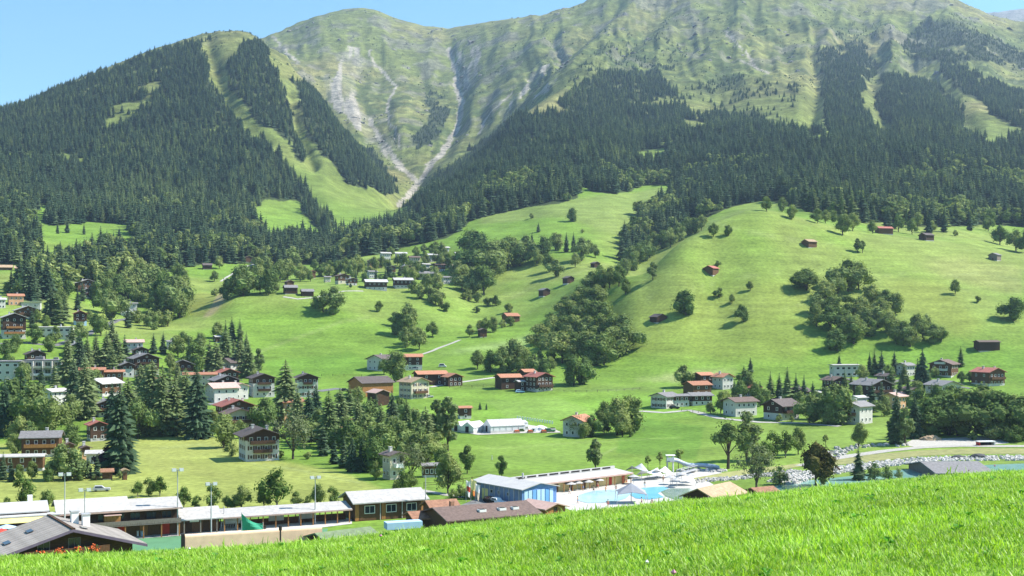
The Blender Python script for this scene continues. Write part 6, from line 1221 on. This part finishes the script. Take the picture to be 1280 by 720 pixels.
car(510, 462, 20, 'white car before the barn behind the round tree', WHITE); car(518, 462.5, 10, 'pale grey car right of the white one by the barn', METAL, van=True); car(127, 614, 15, 'grey car on the near meadow behind the long roof', METAL); car(614, 628.5, -52, 'dark car beside the blue hall, left of two', DARK); car(622.5, 630, -52, 'white car beside the blue hall, right of two', WHITE); car(432, 489, 5, 'dark car on the lane left of the big barn', DARK); car(536, 497, 20, 'silver car beside the cream chalet', METAL); car(553, 459, 0, 'white van on the small meadow right of the barn', WHITE, van=True); car(650, 491, 10, 'pale blue car before the timber farmhouse', BLIGHT); car(403, 546, 10, 'white van parked under the grove trees', WHITE, van=True); car(843, 511, 5, 'dark car before the white house of the right hamlet', DARK); car(687, 540, 5, 'green car at the end of the greenhouse yard', GREENP)
# ---------------------------------------------------------------- bathers
SKIN = matte('skin', (.52, .30, .20), .1)
def person_mesh(name, pose):
    me = bpy.data.meshes.new(name); V = [(0, 0, .95), (0, 0, 1.18), (0, .01, 1.42), (0, 0, 1.52), (0, -.01, 1.68)]; E = [(0, 1), (1, 2), (2, 3), (3, 4)]; Rr = [.15, .13, .15, .06, .105]
    for s in (-1, 1):
        b = len(V); a = pose.get('arm', .12); l = pose.get('leg', .0)*s
        V += [(s*.19, 0, 1.42), (s*(.24+a*.4), -.02, 1.15), (s*(.25+a), -.10, .90), (s*(.25+a), -.12, .80), (s*.10, 0, .90), (s*.12, -.03+l, .50), (s*.12, .02+l*1.6, .08), (s*.13, -.14+l*1.6, .03)]; E += [(2, b), (b, b+1), (b+1, b+2), (b+2, b+3), (0, b+4), (b+4, b+5), (b+5, b+6), (b+6, b+7)]; Rr += [.07, .05, .036, .035, .09, .065, .042, .038]
    me.from_pydata(V, E, []); o = bpy.data.objects.new(name, me); COL.objects.link(o); o.modifiers.new('skin', 'SKIN'); 
    for i, r in enumerate(Rr): me.skin_vertices[0].data[i].radius = (r, r*.8)
    me.skin_vertices[0].data[0].use_root = True
    o.modifiers.new('sub', 'SUBSURF').levels = 1; dg = bpy.context.evaluated_depsgraph_get(); dg.update(); m2 = bpy.data.meshes.new_from_object(o.evaluated_get(dg)); bpy.data.objects.remove(o)
    return m2
PM = [person_mesh('person_body', dict(arm=.10, leg=.05)), person_mesh('person_body', dict(arm=.22, leg=.14))]
for m in PM: m.materials.clear(); m.materials.append(SKIN)
def suit(parent, mat):
    tubes('swimsuit', [((0, 0, .80), (0, 0, 1.0), .185)], mat, parent, 10)
def person(px, D, lab, mat):
    p = at(px, D); t = thing('person', lab, 'person', p+Vector((0, 0, .06)), random.uniform(-2, 2), 'bathers around the pools'); o = bpy.data.objects.new('body', random.choice(PM)); link(o, t); suit(t, mat); bm = bmesh.new(); bmesh.ops.create_uvsphere(bm, u_segments=8, v_segments=6, radius=.13); me = bpy.data.meshes.new('hair'); bm.to_mesh(me); bm.free(); me.materials.append(WOOD); h = bpy.data.objects.new('hair', me); link(h, t); h.location = (0, .03, 1.76)
for px, D, lab, m in ((747, 309, 'person in red trunks walking by the pavilion posts', REDP), (729, 306, 'person in blue trunks between two white parasols', BMID), (742, 302, 'person in dark trunks at the left pool rim', DARK), (757, 303, 'person in orange swimwear at the pool rim', ORANGE), (770, 304, 'person in red swimwear near the pool corner', REDP), (806, 310, 'person in white swimwear at the right pool', WHITE), (829, 320, 'person in dark swimwear by the white sails', DARK), (722, 284, 'person in blue swimwear on the near left terrace', BMID), (760, 279, 'person in red swimwear on the near terrace edge', REDP), (802, 282, 'person in dark swimwear right of the grey sunshade', DARK), (815, 280, 'person in orange swimwear right of the grey sunshade', ORANGE), (712, 300, 'person in white swimwear before the ochre wall', WHITE), (840, 322, 'person in blue swimwear under the slide tower', BMID), (783, 316, 'person in red swimwear at the pavilion end', REDP)): person(px, D, lab, m)
# ---------------------------------------------------------------- fences
def fence(lab, s, step, h, mat, name='field_fence'):
    c = [ground_at(a, b) for a, b in P(s)]; t = thing(name, lab, 'fence', c[0]); pts = []
    for a, b in zip(c[:-1], c[1:]):
        n = max(1, int((b-a).length/step)); pts += [a+(b-a)*k/n for k in range(n)]
    pts.append(c[-1]); pts = [Vector((q.x, q.y, float(terr(q.x, q.y))))-c[0] for q in pts]; me = boxes('fence_post', [((0, 0, h/2-.2), (.16, .16, h+.4))], mat, t); me.location = pts[0]
    for q in pts[1:]: o = me.copy(); link(o, t); o.location = q
    for zz in (h*.45, h*.85): tubes('rail', [(a+Vector((0, 0, zz)), b+Vector((0, 0, zz)), .06) for a, b in zip(pts[:-1], pts[1:])], mat, t, 4)
fence('long dark field fence right of the timber farmhouse', '658,489.5 690,490 720,491 760,490 800,487', 4, 1.2, GREYWOOD); fence('field fence left of the terracotta barns', '562,485 590,484.5 618,483.5', 4, 1.2, WOOD); fence('garden fence along the near meadow by the plum tree', '66,602 100,601 140,600.5 153,600', 3, 1.2, WOOD); fence('field fence above the white three storey chalet', '402,470 430,470 452,471', 5, 1.2, WOOD); fence('fence behind the lawn by the dark yew', '530,610 556,608 590,603 612,600', 3, 1.5, WOOD); fence('fence before the white house of the right hamlet', '852,514 880,517 905,520', 3, 1.1, GREYWOOD)
# small bushes and cows' meadow marks
for i, (px, py, s) in enumerate(((414, 470, 1.2), (421, 470, .9), (433, 471, 1.1), (560, 488, .8))): pass
# ---------------------------------------------------------------- grass on the near slope
GK = bpy.data.collections.new('grass_kinds')
def grassmat(name, c1, c2):
    m = newmat(name); oi = N(m, 'ShaderNodeObjectInfo'); g = N(m, 'ShaderNodeNewGeometry'); col = mixc(m, c1, c2, oi.outputs['Random']); col = mixc(m, col, mapr(m, g.outputs['Random Per Island'], 0, 1, .72, 1.3), 1.0, 'MULTIPLY')
    nz = noise(m, .9, 3, g.outputs['Position']); col = mixc(m, col, mapr(m, nz, .3, .7, .75, 1.25), 1.0, 'MULTIPLY')
    d = N(m, 'ShaderNodeBsdfPrincipled'); d.inputs['Roughness'].default_value = .5; d.inputs['Specular IOR Level'].default_value = .35; lk(m, col, d.inputs['Base Color']); t = N(m, 'ShaderNodeBsdfTranslucent'); lk(m, mixc(m, col, (1.2, 1.25, .55), 1.0, 'MULTIPLY'), t.inputs[0])
    x = N(m, 'ShaderNodeMixShader'); x.inputs[0].default_value = .42; lk(m, d.outputs[0], x.inputs[1]); lk(m, t.outputs[0], x.inputs[2]); o = N(m, 'ShaderNodeOutputMaterial'); lk(m, x.outputs[0], o.inputs[0]); return m
GM = [grassmat('grass_blades', (.24, .43, .034), (.34, .53, .068)), grassmat('pale_grass_blades', (.32, .48, .08), (.40, .52, .14)), grassmat('clover_leaves', (.09, .27, .02), (.12, .32, .03))]
STRAW = grassmat('seed_heads', (.33, .27, .14), (.40, .32, .20)); CLO = matte('clover_bloom', (.55, .25, .35), .2); WHB = matte('white_bloom', (.8, .8, .75), .1)
def tuft(nm, seed, n, rad, hmin, hmax, wid, heads=0, broad=False, bloom=None):
    r = random.Random(seed); V, Fc, fi = [], [], []
    for i in range(n):
        a = r.uniform(0, 6.283); q = rad*r.random()**.6; x, y = cos(a)*q, sin(a)*q; h = r.uniform(hmin, hmax); b = r.uniform(0, 6.283); lean = r.uniform(.1, .75)*h; w = wid*r.uniform(.6, 1.3); dx, dy = cos(b), sin(b); px_, py_ = -dy*w, dx*w; o = len(V); mi = 1 if r.random() < .21 else 0
        for t, ww in ((0, .9), (.45, 1.0), (.8, .7)): V += [(x+dx*lean*t*t-px_*ww, y+dy*lean*t*t-py_*ww, h*t*(1-.12*t)), (x+dx*lean*t*t+px_*ww, y+dy*lean*t*t+py_*ww, h*t*(1-.12*t))]
        V.append((x+dx*lean, y+dy*lean, h*.86)); Fc += [(o, o+1, o+3, o+2), (o+2, o+3, o+5, o+4), (o+4, o+5, o+6)]; fi += [mi]*3
    for i in range(heads):
        a = r.uniform(0, 6.283); q = rad*r.random(); x, y = cos(a)*q, sin(a)*q; h = hmax*r.uniform(1.1, 1.6); lx, ly = r.uniform(-.06, .06), r.uniform(-.06, .06); o = len(V); V += [(x-.002, y, 0), (x+.002, y, 0), (x+lx+.002, y+ly, h), (x+lx-.002, y+ly, h), (x+lx-.008, y+ly, h), (x+lx+.008, y+ly, h), (x+lx*1.3, y+ly*1.3, h+.06)]; Fc += [(o, o+1, o+2, o+3), (o+4, o+5, o+6)]; fi += [1, 3]
    if broad:
        for i in range(9):
            a = r.uniform(0, 6.283); L = r.uniform(.03, .06); w = L*.42; z = r.uniform(.04, .10); ca, sa = cos(a), sin(a); o = len(V); V += [(0, 0, z*.6), (ca*L*.5-sa*w, sa*L*.5+ca*w, z), (ca*L, sa*L, z*.9), (ca*L*.5+sa*w, sa*L*.5-ca*w, z)]; Fc.append((o, o+1, o+2, o+3)); fi.append(2)
    if bloom is not None:
        o = len(V); s = .016; z = hmax*1.05; V += [(s, 0, z), (0, s, z), (-s, 0, z), (0, -s, z), (0, 0, z+s), (0, 0, z-s)]; Fc += [(o+k, o+(k+1) % 4, o+4) for k in range(4)]+[(o+(k+1) % 4, o+k, o+5) for k in range(4)]; fi += [bloom]*8
    ob = mesh_obj(nm, V, Fc, GM+[STRAW, CLO, WHB], None, fi, linkit=False); GK.objects.link(ob)
for i in range(4): tuft(f'a_tuft_{i}', 500+i, 28, .12, .035, .09, .0036)
for i in range(2): tuft(f'b_tall_{i}', 520+i, 22, .12, .05, .115, .0038)
tuft('c_broad', 540, 14, .12, .05, .12, .004, broad=True); tuft('d_bloom', 541, 18, .12, .06, .13, .004, bloom=4); tuft('e_white', 542, 18, .12, .06, .13, .004, bloom=5)
NG = 50000
gd = np.sqrt(rng.uniform(5.5**2, 27**2, NG)); keep = rng.random(NG) < np.interp(gd, [5, 12, 27], [1, .85, .55]); gd = gd[keep]; NG = len(gd); gu = rng.uniform(-.52, .52, NG); gx = gu*gd; gy = gd; gz = terr(gx, gy)-.012
ne = 46; ed = rng.uniform(12, 19, ne); eu = np.where(rng.random(ne) < .7, rng.uniform(-.42, -.05, ne), rng.uniform(-.05, .42, ne)); gx = np.append(gx, eu*ed); gy = np.append(gy, ed); gz = np.append(gz, terr(eu*ed, ed)-.012); NG += ne
gi = rng.choice(9, NG, p=[.22, .22, .22, .216, .054, .054, .015, .0006, .0004]); tallness = .72+.55*fbm(gx/1.1, gy/1.1, 3, 97)
gs = tallness*rng.uniform(.72, 1.08, NG); lean = rng.normal(0, .12, (NG, 2)); gi[-ne:] = 4+rng.integers(0, 2, ne); gs[-ne:] = rng.uniform(1.2, 1.9, ne)
g = scatter('grass', np.stack([gx, gy, gz], -1), np.stack([lean[:, 0], lean[:, 1], rng.uniform(0, 6.28, NG)], -1), np.stack([gs*1.05, gs*1.05, gs], -1), gi, 'lush bright green grass on the slope in front'); scatter_nodes(g, GK)
# ---------------------------------------------------------------- haze: the valley air
zmin = float(ZG.min()); zmax = float(ZG.max())
HB = boxes('haze', [((0, 0, (zmax+60+zmin-2)/2), (14900, 14900, zmax+62-zmin))], [], None)
hm = newmat('valley_haze'); pv = N(hm, 'ShaderNodeVolumePrincipled'); pv.inputs['Color'].default_value = (.55, .75, 1.0, 1); pv.inputs['Density'].default_value = 7.2e-5; pv.inputs['Anisotropy'].default_value = .25
ho = N(hm, 'ShaderNodeOutputMaterial'); lk(hm, pv.outputs[0], ho.inputs['Volume']); HB.data.materials.append(hm); HB['kind'] = 'stuff'; HB['label'] = 'thin blue haze in the valley air'
